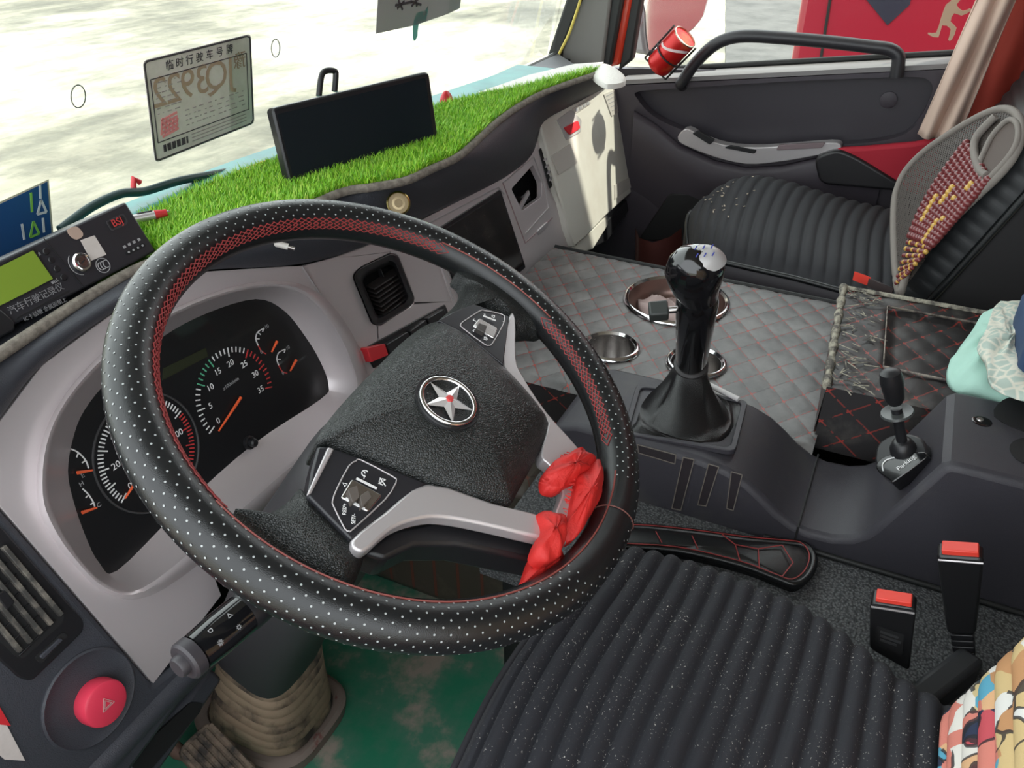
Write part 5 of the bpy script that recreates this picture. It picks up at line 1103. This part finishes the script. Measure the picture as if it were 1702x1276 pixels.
# curtains
def curtain(nm, lab, L0, L1, R0_, R1_, x, m, nf, amp, up=1.2):
    a0, a1, b0, b1 = [at(*q, 'x', x) for q in (L0, L1, R0_, R1_)]; a0 = a1+(a0-a1)*(1+up); b0 = b1+(b0-b1)*(1+up)
    def fn(u, v): 
        p = (a0*(1-u)+b0*u)*(1-v)+(a1*(1-u)+b1*u)*v; return p+V3([amp*math.sin(u*nf*6.28+v*1.5)*(.5+.5*v)+.006*math.sin(v*14+u*5), 0, 0])
    v, f = grid(fn, 40, 40); o = obj(nm, v, f, m, None, 180); md = o.modifiers.new('s', 'SOLIDIFY'); md.thickness = .003; tag(o, lab, 'curtain'); return o
curtain('peach_curtain', 'pale peach curtain gathered at the rear edge of the passenger window', (1622, 0), (1524, 226), (1690, 0), (1590, 238), .94, PEACH, 2.2, .014)
curtain('red_curtain', 'dark red curtain hanging behind the peach one at the passenger side', (1660, 0), (1570, 240), (1800, 0), (1760, 240), .975, mat('curtain_red', (.32, .035, .02), .8), 2.0, .012)
# ================================================================== THINGS ON THE CONSOLE, CAN
q = [at(u, v, 'z', .60) for u, v in sm([(1642, 517), (1618, 545), (1592, 580), (1577, 605), (1579, 630), (1600, 645), (1645, 657), (1702, 676), (1760, 690), (1760, 500), (1700, 500)], 4)]
def crumple(nm, loop, H, m, seed, amp, lab=None, cat='cloth', parent=None, base=-.01):
    r_ = np.random.default_rng(seed); c = sum(loop)/len(loop); rows = []
    for k, s_ in enumerate((1, 1, .94, .84, .7, .5, .3, .1)):
        rows.append([c+(p-c)*s_+V3([0, 0, base if k == 0 else H*(1-s_**3)+amp*math.sin(i*.55+k*.8)+amp*.5*math.sin(i*1.3-k)]) for i, p in enumerate(loop)])
    o = loft(nm, rows, m, parent, True, True, 180)
    if lab: tag(o, lab, cat)
    return o
crumple('mint_cloth', q, .03, MINT, 3, .004, 'pale mint green garment with white lace bundled behind the console')
lq = [at(u, v, 'z', .638) for u, v in sm([(1655, 508), (1640, 545), (1625, 575), (1640, 605), (1650, 640), (1702, 662), (1750, 665), (1740, 510), (1690, 500)], 4)]
lm_ = NT('lace'); lv_ = lm_.new('ShaderNodeTexVoronoi', feature='DISTANCE_TO_EDGE'); lv_.inputs['Scale'].default_value = 70; lm_.link(lm_.co, lv_.inputs['Vector'])
lm_.set(Base_Color=lm_.ramp(lv_.outputs[0], [(.05, (.72, .7, .6)), (.16, (.46, .55, .49))]), Roughness=.8); lm_.bump(lv_.outputs[0], .5, .002)
crumple('lace_panel', lq, .012, lm_.m, 5, .003, None, None, bpy.data.objects['mint_cloth'], -.004)
jq = [at(u, v, 'z', .68) for u, v in sm([(1706, 488), (1700, 520), (1704, 560), (1714, 580), (1800, 590), (1800, 490)], 4)]
crumple('blue_jeans', jq, .02, JEANS, 8, .003, 'folded dark blue denim at the right edge beside the mint garment', 'jeans', None, -.06)
c0_, c1_ = at(1091, 112, 'x', .93), at(1141, 60, 'x', .93); ca = nrm(c1_-c0_+V3([-.012, 0, 0])); Lc = np.linalg.norm(c1_-c0_)
can = thing('drink_can', 'red drink can tilted in a wire holder on the door grab handle', 'can', c0_)
cm_ = NT('can_red'); cm_.set(Base_Color=cm_.mix(cm_.ramp(cm_.noise(22, 3).outputs[0], [(.5, (0, 0, 0)), (.62, (1, 1, 1))]), (.5, .012, .012), (.62, .09, .03)), Roughness=.3, Metallic=.3)
rc_ = .0305
lathe('can_body', [(rc_*.8, 0), (rc_*.97, .006), (rc_, .012), (rc_, Lc-.006), (rc_*.94, Lc)], c0_, ca, cm_.m, can, 36)
lathe('can_rim', [(rc_*.94, Lc-.002), (rc_*.97, Lc+.002), (rc_*.90, Lc+.003), (rc_*.88, Lc-.004), (.0005, Lc-.005)], c0_, ca, mat('can_top', (.55, .5, .4), .35, .8), can, 36)
n_ = nrm(np.cross(ca, np.cross(CP-c0_, ca))); s2 = np.cross(ca, n_)
tag(lines('can_band', [[c0_+ca*(Lc*.72+.014*math.sin(a*1.5))+rc_*1.01*(n_*math.cos(a)+s2*math.sin(a)) for a in np.linspace(-1.2, 1.2, 16)]], .006, n_, mat('can_white', (.7, .55, .55), .5), can), kind='stuff')
ho = thing('can_holder', 'thin black wire holder gripping the red drink can', 'holder', c0_)
for s_ in (-1, 1): tube('wire_side', [c0_+s2*s_*(rc_+.004)+ca*(-.004), c0_+s2*s_*(rc_+.004)+ca*Lc*.9, c0_+s2*s_*(rc_+.004)+ca*Lc*1.05+n_*.01], .0024, BLK, ho, seg=8)
tube('wire_base', [c0_+s2*(rc_+.004)-ca*.004, c0_-s2*(rc_+.004)-ca*.004], .0024, BLK, ho, seg=8)
tube('wire_hoop', [c0_+ca*Lc*.45+(rc_+.003)*(n_*math.cos(a)+s2*math.sin(a)) for a in np.linspace(0, 6.283, 28, endpoint=False)], .002, BLK, ho, True, 8)
p = at(1084, 88, 'x', .925); lathe('clamp_knob', [(.007, 0), (.008, .005), (.006, .009), (.0003, .009)], p, n_, BLK, ho, 20)
tube('clamp_ring', [p+ca*.018+(n_*math.cos(a)+ca*math.sin(a))*.008 for a in np.linspace(0, 6.283, 18, endpoint=False)], .0018, CHR, ho, True, 6)
# under-dash bits seen through the wheel
o = thing('engine_tunnel', 'brown quilted tunnel cover under the dash seen through the steering wheel', 'cover', (.1, .3, 0))
slab('tunnel_top', [(-.13, .05, .34), (-.016, .05, .34), (-.016, .47, .34), (-.13, .47, .34)], (0, 0, -.34), quiltmat('quilted_brown', (.09, .075, .06), (.16, .13, .1), (.2, .06, .04)), o, bevel=.02)
lb = [at(u, v, 'y', .04) for u, v in ((955, 690), (985, 690), (998, 720), (1000, 755), (985, 770), (962, 755), (950, 725))]
o = dome('leather_pouch', sm(lb, 4), (0, -1, .2), .03, LEA, None, .03); tag(o, 'black leather pouch hanging at the front of the console behind the wheel rim', 'pouch')
o = tube('silver_lever', [at(928, 628, 'y', .08), at(948, 616, 'y', .07)], [.010, .007], STEEL); tag(o, 'short silver lever end glimpsed through the wheel by the dash', 'lever')
o = tube('cable_tie', [at(942, 668, 'y', .06), at(966, 650, 'y', .06)], .0022, mat('tie_white', (.5, .5, .5), .5)); tag(o, 'thin white cable tie glimpsed through the wheel above the leather pouch', 'tie')
# ================================================================== OUTSIDE THE PASSENGER WINDOW
tk = thing('red_truck', 'dark red truck parked alongside beyond the passenger window', 'truck', (3.1, -2, -1.2))
TX = 2.6; yF = at(1330, 0, 'x', TX)[1]; TR = mat('truck_paint', (.30, .012, .03), .3, coat=.5)
bx('cab_side', (TX, yF-3.2, -.75), (TX+2.1, yF, 1.6), TR, tk, .03)
q = [at(u, v, 'x', TX-.004) for u, v in ((1432, -10), (1475, 42), (1512, 8), (1520, -30), (1440, -40))]; slab('dark_emblem_panel', q, (.02, 0, 0), mat('truck_dark', (.02, .022, .04), .4), tk)
q = [at(1389, -60, 'x', TX-.002), at(1362, 112, 'x', TX-.002)]; tube('door_gap', q, .006, BLKM, tk, seg=6)
for yy in (yF-.6, yF-2.5): lathe('wheel', [(.5, 0), (.52, .05), (.5, .28), (.3, .3), (.0005, .25)], (TX+.28, yy, -.68), (-1, 0, 0), RUB, tk, 32)
fig = [(1583, -8), (1592, -10), (1596, 0), (1590, 8), (1600, 18), (1612, 14), (1614, 18), (1598, 26), (1586, 22), (1580, 36), (1590, 46), (1582, 66), (1576, 66), (1580, 48), (1566, 42), (1560, 62), (1544, 58), (1543, 54), (1556, 54), (1564, 30), (1572, 8), (1580, 2)]
o = slab('figure_decal', [at(u, v, 'x', 1.058) for u, v in sm(fig, 2)], (-.001, 0, 0), mat('decal_tan', (.5, .36, .24), .6)); tag(o, 'tan running figure decal on the passenger window glass', 'decal')
mr = thing('door_mirror', 'large outside mirror in a pale housing beyond the passenger window', 'mirror', at(1110, 60, 'x', 1.32))
MRN = nrm([-.42, -.9, .02]); mq = [on([(u, v)], V3([1.32, .30, .8]), MRN)[0] for u, v in ((1063, -60), (1066, 20), (1072, 88), (1090, 86), (1140, 60), (1165, 36), (1176, 10), (1182, -60))]
slab('mirror_housing', sm(mq, 2), -MRN*.05, mat('mirror_shell', (.35, .33, .36), .35), mr, bevel=.008)
c = sum(mq)/len(mq); slab('mirror_glass', [c+(p-c)*.9-MRN*-.003 for p in sm(mq, 2)], -MRN*.002, mat('mirror_glass', (.8, .8, .82), .05, 1), mr)
